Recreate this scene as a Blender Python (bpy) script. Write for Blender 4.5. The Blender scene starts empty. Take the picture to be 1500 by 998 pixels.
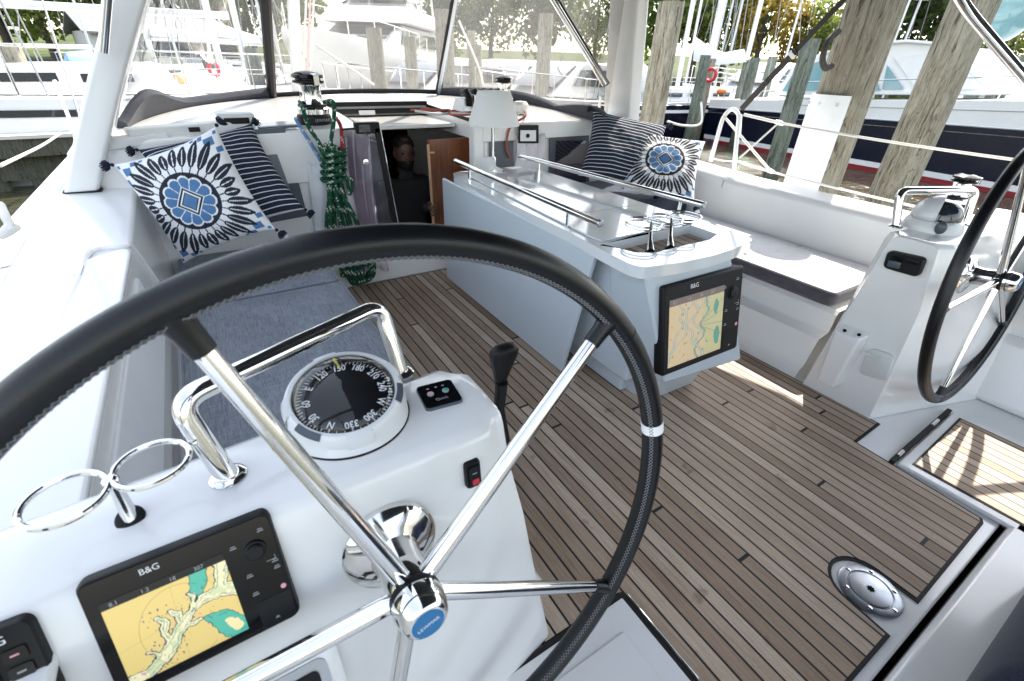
import bpy, bmesh, math, random
from mathutils import Vector, Matrix, Euler, noise
random.seed(7)
R = math.radians
sc = bpy.context.scene
COL = sc.collection

# ------------------------------------------------------------------ camera (solved from plank seams, pilings and deck edges)
FPX, CAM_H = 682.0, 1.35
YAW, PITCH, ROLL = R(33.0), R(31.1), R(2.0)
_cy, _sy, _cp, _sp = math.cos(YAW), math.sin(YAW), math.cos(PITCH), math.sin(PITCH)
_f = Vector((_sy*_cp, _cy*_cp, -_sp)); _r = Vector((_cy, -_sy, 0)); _u = _r.cross(_f)
_cr, _sr = math.cos(ROLL), math.sin(ROLL)
AX_R = _cr*_r + _sr*_u; AX_U = -_sr*_r + _cr*_u; AX_F = _f
EYE = Vector((0, 0, CAM_H))
cam = bpy.data.cameras.new('camera'); cam.sensor_width = 36; cam.lens = 36*FPX/1500
cam.clip_start = 0.02; cam.clip_end = 2000
camo = bpy.data.objects.new('camera', cam); COL.objects.link(camo)
camo.matrix_world = Matrix((( AX_R.x, AX_U.x, -AX_F.x, EYE.x), (AX_R.y, AX_U.y, -AX_F.y, EYE.y), (AX_R.z, AX_U.z, -AX_F.z, EYE.z), (0, 0, 0, 1)))
cam.dof.use_dof = True; cam.dof.focus_distance = 1.9; cam.dof.aperture_fstop = 5.6
sc.camera = camo

def ray(px, py): return (px-750)*AX_R/FPX - (py-499)*AX_U/FPX + AX_F
def Z(px, py, z=0.0): d = ray(px, py); return EYE + d*((z-EYE.z)/d.z)
def X(px, py, x): d = ray(px, py); return EYE + d*((x-EYE.x)/d.x)
def Y(px, py, y): d = ray(px, py); return EYE + d*((y-EYE.y)/d.y)
def D(px, py, dist): d = ray(px, py); return EYE + d*(dist/math.hypot(d.x, d.y))      # at a horizontal distance
def PLN(px, py, p0, n): d = ray(px, py); n = Vector(n); return EYE + d*(((Vector(p0)-EYE).dot(n))/d.dot(n))
V = Vector

# ------------------------------------------------------------------ mesh builder
class MB:
    def __init__(s): s.bm = bmesh.new(); s.mi = 0; s.cols = None
    def face(s, pts):
        try:
            f = s.bm.faces.new([s.bm.verts.new(V(p)) for p in pts]); f.material_index = s.mi; return f
        except ValueError: return None
    def box(s, lo, hi, M=None):
        x0, y0, z0 = lo; x1, y1, z1 = hi
        c = [(x0,y0,z0),(x1,y0,z0),(x1,y1,z0),(x0,y1,z0),(x0,y0,z1),(x1,y0,z1),(x1,y1,z1),(x0,y1,z1)]
        return s.hexa([M @ V(p) for p in c] if M else c)
    def hexa(s, c):                                                   # 4 bottom, 4 top
        v = [s.bm.verts.new(V(p)) for p in c]
        for q in ((3,2,1,0),(4,5,6,7),(0,1,5,4),(1,2,6,5),(2,3,7,6),(3,0,4,7)):
            f = s.bm.faces.new([v[i] for i in q]); f.material_index = s.mi
        return s
    def bar(s, a, b, w, h, up=(0,0,1)):                              # rectangular bar from a to b
        a, b = V(a), V(b); t = (b-a).normalized(); u = V(up); n = t.cross(u)
        if n.length < 1e-4: n = t.cross(V((1,0,0)))
        n.normalize(); u = n.cross(t)
        c = [p + n*sx*w/2 + u*sz*h/2 for sz in (-1,1) for p, sx in ((a,-1),(a,1),(b,1),(b,-1))]
        return s.hexa(c)
    def prism(s, pts, z0, z1, side=None):                             # polygon in xy
        n = len(pts); lo = [s.bm.verts.new((p[0],p[1],z0)) for p in pts]; hi = [s.bm.verts.new((p[0],p[1],z1)) for p in pts]
        for f in (s.bm.faces.new(hi), s.bm.faces.new(lo[::-1])): f.material_index = s.mi
        for i in range(n):
            f = s.bm.faces.new([lo[i], lo[(i+1)%n], hi[(i+1)%n], hi[i]]); f.material_index = s.mi if side is None else side
        return s
    def slab(s, pts, nrm):                                            # any planar polygon pushed along a vector
        nrm = V(nrm); a = [s.bm.verts.new(V(p)) for p in pts]; b = [s.bm.verts.new(V(p)+nrm) for p in pts]; n = len(pts)
        for f in (s.bm.faces.new(a), s.bm.faces.new(b[::-1])): f.material_index = s.mi
        for i in range(n):
            f = s.bm.faces.new([a[i], b[i], b[(i+1)%n], a[(i+1)%n]]); f.material_index = s.mi
        return s
    def loft(s, rows, closed=False, cap=True):                        # rows of equally many points
        vs = [[s.bm.verts.new(V(p)) for p in r] for r in rows]; n = len(rows[0])
        for a, b in zip(vs, vs[1:]):
            for i in range(n if closed else n-1):
                j = (i+1) % n
                try: f = s.bm.faces.new([a[i], a[j], b[j], b[i]]); f.material_index = s.mi
                except ValueError: pass
        if closed and cap:
            for r in (vs[0][::-1], vs[-1]):
                try: f = s.bm.faces.new(r); f.material_index = s.mi
                except ValueError: pass
        return s
    def tube(s, path, r, seg=10, closed=False, cap=True, col=None):
        P = [V(p) for p in path]; n = len(P)
        rad = r if isinstance(r, (list, tuple)) else [r]*n
        T = []
        for i in range(n):
            a = P[(i-1) % n] if (closed or i > 0) else P[i]; b = P[(i+1) % n] if (closed or i < n-1) else P[i]
            t = (b-a); T.append(t.normalized() if t.length > 1e-9 else V((0,0,1)))
        ref = V((0,0,1)) if abs(T[0].z) < .9 else V((1,0,0))
        nn = T[0].cross(ref).normalized(); rows = []
        for i in range(n):
            nn = nn - T[i]*nn.dot(T[i])
            if nn.length < 1e-6: nn = T[i].orthogonal()
            nn.normalize(); bb = T[i].cross(nn)
            rows.append([P[i] + (nn*math.cos(2*math.pi*k/seg) + bb*math.sin(2*math.pi*k/seg))*rad[i] for k in range(seg)])
        if closed: s.loft(rows+[rows[0]], True, False)
        else: s.loft(rows, True, cap)
        return s
    def lathe(s, prof, origin=(0,0,0), axis=(0,0,1), seg=32, cap=True):   # prof: (radius, height)
        ax = V(axis).normalized(); a = ax.orthogonal().normalized(); b = ax.cross(a); o = V(origin)
        rows = [[o + ax*h + (a*math.cos(2*math.pi*k/seg) + b*math.sin(2*math.pi*k/seg))*max(r, 1e-5) for k in range(seg)] for r, h in prof]
        return s.loft(rows, True, cap)
    def torus(s, c, n, Rr, r, seg=64, ts=12):
        c, n = V(c), V(n).normalized(); a = n.orthogonal().normalized(); b = n.cross(a)
        return s.tube([c + (a*math.cos(2*math.pi*k/seg)+b*math.sin(2*math.pi*k/seg))*Rr for k in range(seg)], r, ts, True)
    def ell(s, c, rx, ry, rz, seg=16, rings=10, M=None):
        rows = []
        for i in range(rings+1):
            th = math.pi*i/rings
            rows.append([V((rx*math.sin(th)*math.cos(2*math.pi*k/seg), ry*math.sin(th)*math.sin(2*math.pi*k/seg), rz*math.cos(th))) for k in range(seg)])
        rows = [[V(c) + (M @ p if M else p) for p in r] for r in rows]
        return s.loft(rows, True, False)
    def text(s, body, o, ux, uy, size, thick=0.0004, align='CENTER', cond=1., bold=0.):   # lettering on the plane through o spanned by ux, uy
        cu = bpy.data.curves.new('lettering', 'FONT'); cu.body = body; cu.size = size; cu.offset = bold*size; cu.align_x = align; cu.align_y = 'CENTER'; cu.resolution_u = 3
        ob = bpy.data.objects.new('lettering', cu); COL.objects.link(ob)
        dg = bpy.context.evaluated_depsgraph_get(); me = bpy.data.meshes.new_from_object(ob.evaluated_get(dg))
        bpy.data.objects.remove(ob); bpy.data.curves.remove(cu)
        ux, uy = V(ux).normalized(), V(uy).normalized(); n = ux.cross(uy)
        base = len(s.bm.verts); vs = [s.bm.verts.new(V(o) + ux*(v.co.x*cond) + uy*v.co.y + n*thick) for v in me.vertices]
        for p in me.polygons:
            try: f = s.bm.faces.new([vs[i] for i in p.vertices]); f.material_index = s.mi
            except ValueError: pass
        bpy.data.meshes.remove(me); return s
    def build(s, name, mats, parent=None, bevel=0, segs=2, angle=35, smooth=True, sub=0, off=None, weld=1e-5):
        if not isinstance(mats, (list, tuple)): mats = [mats]
        bm = s.bm
        if weld: bmesh.ops.remove_doubles(bm, verts=bm.verts, dist=weld)
        bmesh.ops.recalc_face_normals(bm, faces=bm.faces)
        if off is None: off = root_loc(parent)
        if off.length > 0: bmesh.ops.translate(bm, verts=bm.verts, vec=-off)
        me = bpy.data.meshes.new(name); bm.to_mesh(me); bm.free()
        for m in mats: me.materials.append(m)
        if smooth:
            me.polygons.foreach_set('use_smooth', [True]*len(me.polygons))
            if sub == 0: me.set_sharp_from_angle(angle=R(angle))
        ob = bpy.data.objects.new(name, me); COL.objects.link(ob)
        if parent: ob.parent = parent
        else: ob.location = off
        if bevel:
            b = ob.modifiers.new('bevel', 'BEVEL'); b.width = bevel; b.segments = segs; b.limit_method = 'ANGLE'; b.angle_limit = R(30); b.harden_normals = True
        if sub:
            b = ob.modifiers.new('smooth', 'SUBSURF'); b.levels = sub; b.render_levels = sub
        return ob

def root_loc(o):
    if o is None: return V((0,0,0))
    while o.parent: o = o.parent
    return V(o.location)
def tag(o, label=None, cat=None, group=None, kind=None):
    if label: o['label'] = label
    if cat: o['category'] = cat
    if group: o['group'] = group
    if kind: o['kind'] = kind
    return o
def thing(name, loc, label, cat, group=None):
    o = bpy.data.objects.new(name, None); COL.objects.link(o); o.location = V(loc); o.empty_display_size = .1
    return tag(o, label, cat, group)
def copy_tree(o, loc=None, label=None, rz=None, scale=None):
    c = o.copy(); COL.objects.link(c)
    if loc is not None: c.location = loc
    if rz is not None: c.rotation_euler.z = rz
    if scale is not None: c.scale = scale
    if label: c['label'] = label
    for ch in o.children:
        d = ch.copy(); COL.objects.link(d); d.parent = c
        for g in ch.children:
            e = g.copy(); COL.objects.link(e); e.parent = d
    return c
def single(mb, name, mats, label, cat, origin=(0,0,0), group=None, **k):
    ob = mb.build(name, mats, None, off=V(origin), **k); return tag(ob, label, cat, group)
def arc(c, a, b, r, t0, t1, n):
    c, a, b = V(c), V(a), V(b); return [c + (a*math.cos(t0+(t1-t0)*i/n) + b*math.sin(t0+(t1-t0)*i/n))*r for i in range(n+1)]
def fillet(P, r, n=6):                                                # round the corners of an open path
    P = [V(p) for p in P]; out = [P[0]]
    for a, b, c in zip(P, P[1:], P[2:]):
        u, w = (a-b), (c-b); lu, lw = u.length, w.length; u.normalize(); w.normalize()
        t = min(r, lu*.49, lw*.49); p0, p1 = b+u*t, b+w*t
        for i in range(n+1):
            k = i/n; out.append((1-k)**2*p0 + 2*k*(1-k)*b + k*k*p1)
    out.append(P[-1]); return out
def catmull(P, n=6, closed=False):
    P = [V(p) for p in P]; out = []; m = len(P)
    for i in range(m if closed else m-1):
        g = lambda j: P[j % m] if closed else P[max(0, min(m-1, j))]
        p0, p1, p2, p3 = g(i-1), g(i), g(i+1), g(i+2)
        for k in range(n):
            t = k/n; out.append(.5*((2*p1)+(p2-p0)*t+(2*p0-5*p1+4*p2-p3)*t*t+(3*p1-p0-3*p2+p3)*t**3))
    if not closed: out.append(P[-1])
    return out
def rrect(w, h, r, n=5):                                              # rounded rectangle outline, centred
    o = []
    for cx, cy, a in ((w/2-r,h/2-r,0),(-w/2+r,h/2-r,90),(-w/2+r,-h/2+r,180),(w/2-r,-h/2+r,270)):
        for i in range(n+1): t = R(a+90*i/n); o.append((cx+r*math.cos(t), cy+r*math.sin(t)))
    return o
def frame(o, ux, uy):
    ux, uy = V(ux).normalized(), V(uy); uy = (uy - ux*uy.dot(ux)).normalized(); n = ux.cross(uy); o = V(o)
    return lambda x, y, z=0: o + ux*x + uy*y + n*z
# ------------------------------------------------------------------ materials
class NT:
    def __init__(s, m): s.t = m.node_tree; s.n = s.t.nodes; s.bsdf = s.n['Principled BSDF']
    def add(s, typ, **k):
        nd = s.n.new(typ)
        for a, v in k.items(): setattr(nd, a, v)
        return nd
    def link(s, a, b): s.t.links.new(a, b)
    def val(s, sock, v):
        if hasattr(v, 'is_output'): s.link(v, sock)
        elif v is not None: sock.default_value = v
    def m(s, op, a, b=None, c=None):
        nd = s.add('ShaderNodeMath', operation=op)
        for i, v in enumerate((a, b, c)): s.val(nd.inputs[i], v)
        return nd.outputs[0]
    def coord(s, kind='Object'): return s.add('ShaderNodeTexCoord').outputs[kind]
    def sep(s, v):
        nd = s.add('ShaderNodeSeparateXYZ'); s.link(v, nd.inputs[0]); return nd.outputs
    def comb(s, x, y, z):
        nd = s.add('ShaderNodeCombineXYZ')
        for i, v in enumerate((x, y, z)): s.val(nd.inputs[i], v)
        return nd.outputs[0]
    def mapping(s, v, scale=(1,1,1), rot=(0,0,0), loc=(0,0,0)):
        nd = s.add('ShaderNodeMapping'); s.link(v, nd.inputs[0]); nd.inputs['Scale'].default_value = scale; nd.inputs['Rotation'].default_value = rot; nd.inputs['Location'].default_value = loc; return nd.outputs[0]
    def noise(s, v, scale, detail=3, rough=.5, out=0):
        nd = s.add('ShaderNodeTexNoise'); s.link(v, nd.inputs['Vector']); nd.inputs['Scale'].default_value = scale; nd.inputs['Detail'].default_value = detail; nd.inputs['Roughness'].default_value = rough; return nd.outputs[out]
    def white(s, v, dim='1D'):
        nd = s.add('ShaderNodeTexWhiteNoise', noise_dimensions=dim); s.val(nd.inputs['W' if dim == '1D' else 'Vector'], v); return nd.outputs[0]
    def ramp(s, f, stops):
        nd = s.add('ShaderNodeValToRGB'); e = nd.color_ramp.elements
        while len(e) < len(stops): e.new(.5)
        for el, (p, c) in zip(e, stops): el.position = p; el.color = (*c, 1) if len(c) == 3 else c
        s.link(f, nd.inputs[0]); return nd.outputs[0]
    def mix(s, f, a, b, typ='MIX'):
        nd = s.add('ShaderNodeMix', data_type='RGBA', blend_type=typ); s.val(nd.inputs[0], f)
        for i, v in ((6, a), (7, b)):
            if isinstance(v, tuple): v = (*v, 1) if len(v) == 3 else v
            s.val(nd.inputs[i], v)
        return nd.outputs[2]
    def bump(s, h, strength=.3, dist=.002):
        nd = s.add('ShaderNodeBump'); nd.inputs['Strength'].default_value = strength; nd.inputs['Distance'].default_value = dist
        s.link(h, nd.inputs['Height']); s.link(nd.outputs[0], s.bsdf.inputs['Normal']); return nd
    def color(s, c): s.val(s.bsdf.inputs['Base Color'], c)
def mat(name, c=(.8,.8,.8), rough=.5, metal=0., coat=0., spec=.5, sheen=0.):
    m = bpy.data.materials.new(name); m.use_nodes = True; b = m.node_tree.nodes['Principled BSDF']
    b.inputs['Base Color'].default_value = (*c, 1); b.inputs['Roughness'].default_value = rough; b.inputs['Metallic'].default_value = metal
    b.inputs['Coat Weight'].default_value = coat; b.inputs['Coat Roughness'].default_value = .08; b.inputs['Specular IOR Level'].default_value = spec; b.inputs['Sheen Weight'].default_value = sheen
    return m
M = {}
def soiled(name, c, rough, amt=.06, coat=0., scale=2.5, bump=0.0):     # slight mottling, grime and gloss variation
    m = mat(name, c, rough, coat=coat); t = NT(m); v = t.coord()
    n = t.noise(v, scale, 6, .6); n2 = t.noise(v, scale*14, 3)
    k = t.m('ADD', t.m('MULTIPLY', n, .75), t.m('MULTIPLY', n2, .25))
    t.color(t.ramp(k, [(.3, tuple(x*(1-amt*1.6) for x in c)), (.55, c), (.75, tuple(min(1, x*(1+amt*.4)) for x in c))]))
    t.link(t.ramp(n2, [(.3, (rough*.93,)*3), (.7, (min(1, rough*1.08),)*3)]), t.bsdf.inputs['Roughness'])
    if bump: t.bump(n2, bump, .002)
    M[name] = m; return m
soiled('gelcoat', (.79,.785,.77), .18, .012, .35)
soiled('gelcoat_matte', (.70,.72,.74), .5, .06)
soiled('grey_gelcoat', (.50,.555,.60), .16, .02, .6)
soiled('table_top', (.66,.69,.71), .09, .03, .8)
soiled('pale_plastic', (.66,.67,.66), .45, .05)
soiled('grey_panel', (.07,.085,.105), .35, .06)
soiled('liner', (.60,.59,.57), .6, .07)
M['black'] = mat('black', (.005,.005,.006), .45, spec=.25)
M['black_gloss'] = mat('black_gloss', (.003,.0035,.005), .14, spec=.25)
M['caulk'] = mat('caulk', (.01,.01,.01), .7)
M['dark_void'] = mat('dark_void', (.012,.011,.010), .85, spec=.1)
M['seam_grey'] = mat('seam_grey', (.30,.31,.33), .6)
M['red'] = mat('red', (.55,.02,.04), .35)
M['pink'] = mat('pink', (.75,.35,.42), .35)
M['green_lens'] = mat('green_lens', (.02,.35,.22), .3)
M['white_ink'] = mat('white_ink', (.8,.8,.8), .5)
M['dim_ink'] = mat('dim_ink', (.35,.36,.37), .5)
M['blue_badge'] = mat('blue_badge', (.01,.14,.33), .25)
M['yellow_ink'] = mat('yellow_ink', (.55,.5,.03), .5)
m = mat('chrome', (.80,.79,.77), .055, 1.); t = NT(m); v = t.coord(); t.link(t.ramp(t.noise(v, 22, 5, .65), [(.42, (.03,)*3), (.72, (.17,)*3)]), t.bsdf.inputs['Roughness']); M['chrome'] = m
m = mat('steel', (.46,.49,.53), .3, 1.); t = NT(m); v = t.coord(); t.link(t.ramp(t.noise(v, 25, 4, .6), [(.3, (.30,)*3), (.7, (.42,)*3)]), t.bsdf.inputs['Roughness']); M['steel'] = m
m = mat('copper_tube', (.55,.36,.26), .25, 1.); M['copper_tube'] = m
# leather on the wheel
m = mat('leather', (.004,.0045,.0055), .33, spec=.4); t = NT(m); v = t.coord(); n = t.noise(v, 420, 3); n2 = t.noise(v, 14, 4)
t.bump(n, .22, .0012); t.link(t.ramp(n2, [(.3, (.27,)*3), (.7, (.40,)*3)]), t.bsdf.inputs['Roughness']); M['leather'] = m
M['thread'] = mat('thread', (.20,.205,.21), .7)
# teak planking: seams run fore and aft, butt joints at random, weathered grain
def teak_mat(name, ang_deg=0, x0=.6425, w=.0489, tint=1.0):
    m = mat(name, (.3,.25,.2), .62); t = NT(m); c = t.coord()
    if ang_deg: c = t.mapping(c, rot=(0,0,R(ang_deg)))
    x, y, z = t.sep(c)
    u = t.m('DIVIDE', t.m('SUBTRACT', x, x0), w); idx = t.m('FLOOR', u); fr = t.m('FRACT', u)
    edge = t.m('MINIMUM', fr, t.m('SUBTRACT', 1., fr))
    seam = t.m('LESS_THAN', edge, .068)
    rnd = t.white(idx); L = 2.7
    yy = t.m('DIVIDE', t.m('ADD', y, t.m('MULTIPLY', rnd, 7.3)), L); jf = t.m('FRACT', yy)
    joint = t.m('LESS_THAN', jf, .0042)
    mask = t.m('MAXIMUM', seam, joint)
    pid = t.m('ADD', t.m('MULTIPLY', idx, 3.17), t.m('FLOOR', yy)); pr = t.white(pid)
    g = t.comb(t.m('MULTIPLY', x, 1.), t.m('MULTIPLY', y, .045), t.m('MULTIPLY', pid, .37))
    grain = t.noise(g, 190, 5, .65); fine = t.noise(t.comb(x, t.m('MULTIPLY', y, .16), z), 620, 2, .6)
    blot = t.noise(c, 3.2, 4, .6)
    k = t.m('ADD', t.m('ADD', t.m('MULTIPLY', grain, .52), t.m('MULTIPLY', pr, .32)), t.m('ADD', t.m('MULTIPLY', fine, .2), t.m('MULTIPLY', blot, .2)))
    col = t.ramp(k, [(.30, (.14*tint,.092*tint,.060*tint)), (.50, (.295*tint,.208*tint,.142*tint)), (.66, (.40*tint,.297*tint,.213*tint)), (.86, (.60*tint,.48*tint,.37*tint))])
    stain = t.ramp(t.noise(c, 9, 3, .55), [(.66, (1,1,1)), (.74, (.55,.5,.47))])
    col = t.mix(.8, col, t.mix(1., col, stain, 'MULTIPLY'))
    col = t.mix(mask, col, (.008,.008,.009)); t.color(col)
    hgt = t.m('SUBTRACT', t.m('MULTIPLY', fine, .25), t.m('MULTIPLY', mask, 1.)); t.bump(hgt, .5, .0018)
    t.link(t.m('ADD', t.m('MULTIPLY', grain, .25), .5), t.bsdf.inputs['Roughness'])
    M[name] = m
teak_mat('teak')
teak_mat('teak_inlay', tint=1.12)
# woven upholstery
def weave(name, c1, c2, sc_=1.0, rough=.9):
    m = mat(name, c1, rough, spec=.2, sheen=.15); t = NT(m); c = t.coord(); x, y, z = t.sep(c)
    a = t.noise(t.comb(x, t.m('MULTIPLY', y, .05), z), 300*sc_, 3, .65); b = t.noise(t.comb(t.m('MULTIPLY', x, .05), y, z), 420*sc_, 2, .6); big = t.noise(c, 5, 4, .6)
    k = t.m('ADD', t.m('ADD', t.m('MULTIPLY', a, .5), t.m('MULTIPLY', b, .35)), t.m('MULTIPLY', big, .25))
    t.color(t.ramp(k, [(.40, c1), (.70, c2)])); t.bump(t.m('ADD', a, b), .35, .0015); M[name] = m
weave('denim', (.090,.105,.132), (.31,.335,.375))
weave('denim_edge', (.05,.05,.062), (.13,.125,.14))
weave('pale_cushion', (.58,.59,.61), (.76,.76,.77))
weave('navy_cloth', (.010,.013,.028), (.035,.042,.07))
weave('grey_canvas', (.022,.024,.032), (.06,.062,.078))
weave('bimini_canvas', (.020,.024,.034), (.050,.056,.070))
weave('sail_cloth', (.62,.62,.60), (.78,.78,.76))
weave('blue_canvas', (.01,.07,.26), (.03,.16,.45))
weave('light_blue_canvas', (.14,.28,.50), (.25,.42,.64))
M['tassel'] = mat('tassel', (.008,.010,.03), .95)
M['tassel_white'] = mat('tassel_white', (.7,.7,.7), .95)
def vcol(name, rough=.85, emit=0., attr='print', spec=.3):
    m = mat(name, rough=rough, spec=spec); t = NT(m); a = t.add('ShaderNodeAttribute', attribute_name=attr)
    t.color(a.outputs['Color'])
    if emit: t.link(a.outputs['Color'], t.bsdf.inputs['Emission Color']); t.bsdf.inputs['Emission Strength'].default_value = emit
    M[name] = m; return m
m = vcol('printed_cloth', .9); t = NT(m); t.bump(t.noise(t.coord(), 500, 2), .3, .001)
vcol('screen', .22, .13)
vcol('screen_dim', .3, .12)
vcol('rope_weave', .85)
m = mat('stripe_cloth', (.02,.03,.06), .92, spec=.2); t = NT(m); uv = t.add('ShaderNodeAttribute', attribute_name='stripe_v'); f = uv.outputs['Fac']
fr = t.m('FRACT', t.m('MULTIPLY', f, 19.)); s_ = t.m('LESS_THAN', fr, .17); nz = t.noise(t.coord(), 300, 2)
t.color(t.mix(s_, t.ramp(nz, [(.3, (.010,.014,.028)), (.7, (.026,.032,.058))]), (.62,.64,.66))); t.bump(nz, .4, .0012); M['stripe_cloth'] = m
# mahogany-like interior panel
m = mat('cabin_wood', (.2,.07,.03), .3, coat=.3); t = NT(m); c = t.coord(); x, y, z = t.sep(c)
g = t.noise(t.comb(x, y, t.m('MULTIPLY', z, .06)), 70, 5, .6); t.color(t.ramp(g, [(.3, (.13,.040,.016)), (.55, (.21,.070,.027)), (.75, (.28,.105,.045))])); M['cabin_wood'] = m
# clear vinyl: hazy, catches the light
def clear(name, tint, haze, hazecol=(.85,.86,.87), rough=.06, refl=.04):
    m = bpy.data.materials.new(name); m.use_nodes = True; t = NT(m); n = t.n; out = n['Material Output']
    tr = t.add('ShaderNodeBsdfTransparent'); tr.inputs[0].default_value = (*tint, 1)
    df = t.add('ShaderNodeBsdfDiffuse'); df.inputs[0].default_value = (*hazecol, 1); tl = t.add('ShaderNodeBsdfTranslucent'); tl.inputs[0].default_value = (*hazecol, 1)
    m1 = t.add('ShaderNodeMixShader'); m1.inputs[0].default_value = .6; t.link(df.outputs[0], m1.inputs[1]); t.link(tl.outputs[0], m1.inputs[2])
    m2 = t.add('ShaderNodeMixShader'); c = t.coord(); nz = t.noise(t.mapping(c, scale=(1,1,.35)), 2.2, 5, .6); w = t.m('MULTIPLY', t.m('ADD', nz, .45), haze)
    t.link(w, m2.inputs[0]); t.link(tr.outputs[0], m2.inputs[1]); t.link(m1.outputs[0], m2.inputs[2])
    gl = t.add('ShaderNodeBsdfGlossy'); gl.inputs['Roughness'].default_value = rough; lw = t.add('ShaderNodeLayerWeight'); lw.inputs[0].default_value = .5; fro = t.m('ADD', t.m('MULTIPLY', t.m('POWER', lw.outputs['Facing'], 3.), .55), refl)
    bp = t.add('ShaderNodeBump'); bp.inputs['Strength'].default_value = .10 if haze else .0; bp.inputs['Distance'].default_value = .02; t.link(nz, bp.inputs['Height']); t.link(bp.outputs[0], gl.inputs['Normal'])
    m3 = t.add('ShaderNodeMixShader'); t.link(fro, m3.inputs[0]); t.link(m2.outputs[0], m3.inputs[1]); t.link(gl.outputs[0], m3.inputs[2]); t.link(m3.outputs[0], out.inputs[0])
    M[name] = m
clear('clear_vinyl', (.84,.84,.82), .02)
clear('hazy_vinyl', (.66,.635,.60), .07, (.86,.85,.83))
clear('tinted_acrylic', (.74,.70,.74), .05, (.5,.5,.55), .02, .07)
clear('dome_glass', (.96,.97,.97), .0)
m = mat('smoke_dome', (.02,.025,.03), .1, coat=.6); M['smoke_dome'] = m
# pilings: weathered timber with vertical cracks
def pile_mat(name, a, b, c_):
    m = mat(name, b, .9, spec=.2); t = NT(m); c = t.coord(); x, y, z = t.sep(c)
    w = t.noise(c, 2.5, 3); v = t.comb(t.m('ADD', x, t.m('MULTIPLY', w, .06)), t.m('ADD', y, t.m('MULTIPLY', w, .09)), t.m('MULTIPLY', z, .11))
    g = t.noise(v, 26, 6, .7); g2 = t.noise(v, 85, 4, .7); blot = t.noise(c, 1.6, 4, .6)
    k = t.m('ADD', t.m('ADD', t.m('MULTIPLY', g, .55), t.m('MULTIPLY', g2, .3)), t.m('MULTIPLY', blot, .3))
    ck = t.noise(t.comb(t.m('ADD', x, t.m('MULTIPLY', w, .12)), t.m('ADD', y, t.m('MULTIPLY', w, .12)), t.m('MULTIPLY', z, .045)), 11, 3, .55); cr_ = t.m('SUBTRACT', 1., t.m('SMOOTH_MIN', t.m('MULTIPLY', t.m('ABSOLUTE', t.m('SUBTRACT', ck, .5)), 55.), 1., .05)); ck2 = t.noise(t.comb(x, y, t.m('MULTIPLY', z, .06)), 34, 3, .6); cr2 = t.m('LESS_THAN', t.m('ABSOLUTE', t.m('SUBTRACT', ck2, .52)), .009)
    base_ = t.ramp(k, [(.40, tuple(q*.5 for q in a)), (.48, a), (.58, b), (.74, c_)]); base_ = t.mix(t.m('MULTIPLY', t.m('MAXIMUM', cr_, 0.), .85), base_, tuple(q*.16 for q in a)); base_ = t.mix(t.m('MULTIPLY', cr2, .55), base_, tuple(q*.25 for q in a))
    tide = t.ramp(t.m('ADD', z, t.m('MULTIPLY', w, .5)), [(.62, (1,1,1)), (.95, (0,0,0))]); base_ = t.mix(t.m('MULTIPLY', tide, .75), base_, (.045,.052,.030)); t.color(base_); t.bump(t.m('ADD', g, t.m('MULTIPLY', g2, .6)), 1.0, .05); M[name] = m
pile_mat('pile_wood', (.21,.185,.13), (.36,.33,.255), (.50,.475,.39))
pile_mat('pile_green', (.10,.115,.09), (.20,.225,.185), (.32,.35,.30))
pile_mat('dock_wood', (.16,.14,.11), (.30,.28,.24), (.45,.43,.39))
# paints
soiled('hull_white', (.72,.72,.71), .3, .06, .2, 1.2)
soiled('deck_white', (.78,.77,.74), .4, .04)
soiled('hull_navy', (.004,.006,.019), .2, .1, .0)
soiled('boot_red', (.22,.014,.02), .4, .15)
soiled('alu', (.62,.63,.64), .35, .08)
M['alu'].node_tree.nodes['Principled BSDF'].inputs['Metallic'].default_value = .35
M['glass_teal'] = mat('glass_teal', (.16,.30,.33), .08, coat=.3)
M['glass_dark'] = mat('glass_dark', (.012,.016,.022), .06, coat=.4)
M['rope_white'] = mat('rope_white', (.62,.60,.56), .85)
M['rope_red'] = mat('rope_red', (.36,.09,.07), .85)
M['rope_pink'] = mat('rope_pink', (.55,.40,.37), .85)
M['rope_blue'] = mat('rope_blue', (.12,.22,.42), .85)
M['strap_brown'] = mat('strap_brown', (.045,.038,.034), .8)
M['wire'] = mat('wire', (.32,.32,.33), .35, .6)
M['orange'] = mat('orange', (.75,.22,.05), .6)
M['roof_grey'] = soiled('roof_grey', (.30,.30,.30), .8, .1)
M['siding'] = soiled('siding', (.58,.58,.56), .7, .06)
# ================================================================== our own sailing boat: mouldings
boat = thing('sailboat', (0,0,0), 'white sailing boat with teak cockpit floor, seen from its port helm', 'sailboat')
# --- moulded floor, with a dark gap before the stern locker
b = MB()
b.prism([(-.2,-.026),(3.2,-.026),(3.2,3.03),(-.2,3.03)], -.20, -.008)
b.build('floor_moulding', M['gelcoat'], boat, bevel=.008)
b = MB(); b.prism([(.60,-1.5),(2.26,-1.5),(2.26,-.042),(.60,-.042)], -.15, .012); b.build('stern_locker_lid', M['gelcoat'], boat, bevel=.02, segs=3)
b = MB(); b.prism([(-.3,-1.6),(3.2,-1.6),(3.2,-.02),(-.3,-.02)], -.30, -.16); b.build('bilge', M['dark_void'], boat)
b = MB(); b.prism([(2.29,-1.5),(3.2,-1.5),(3.2,-.03),(2.29,-.03)], -.2, -.008); b.prism([(-.3,-1.5),(.57,-1.5),(.57,-.03),(-.3,-.03)], -.2, -.008); b.build('stern_floor', M['gelcoat'], boat, bevel=.01)
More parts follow.
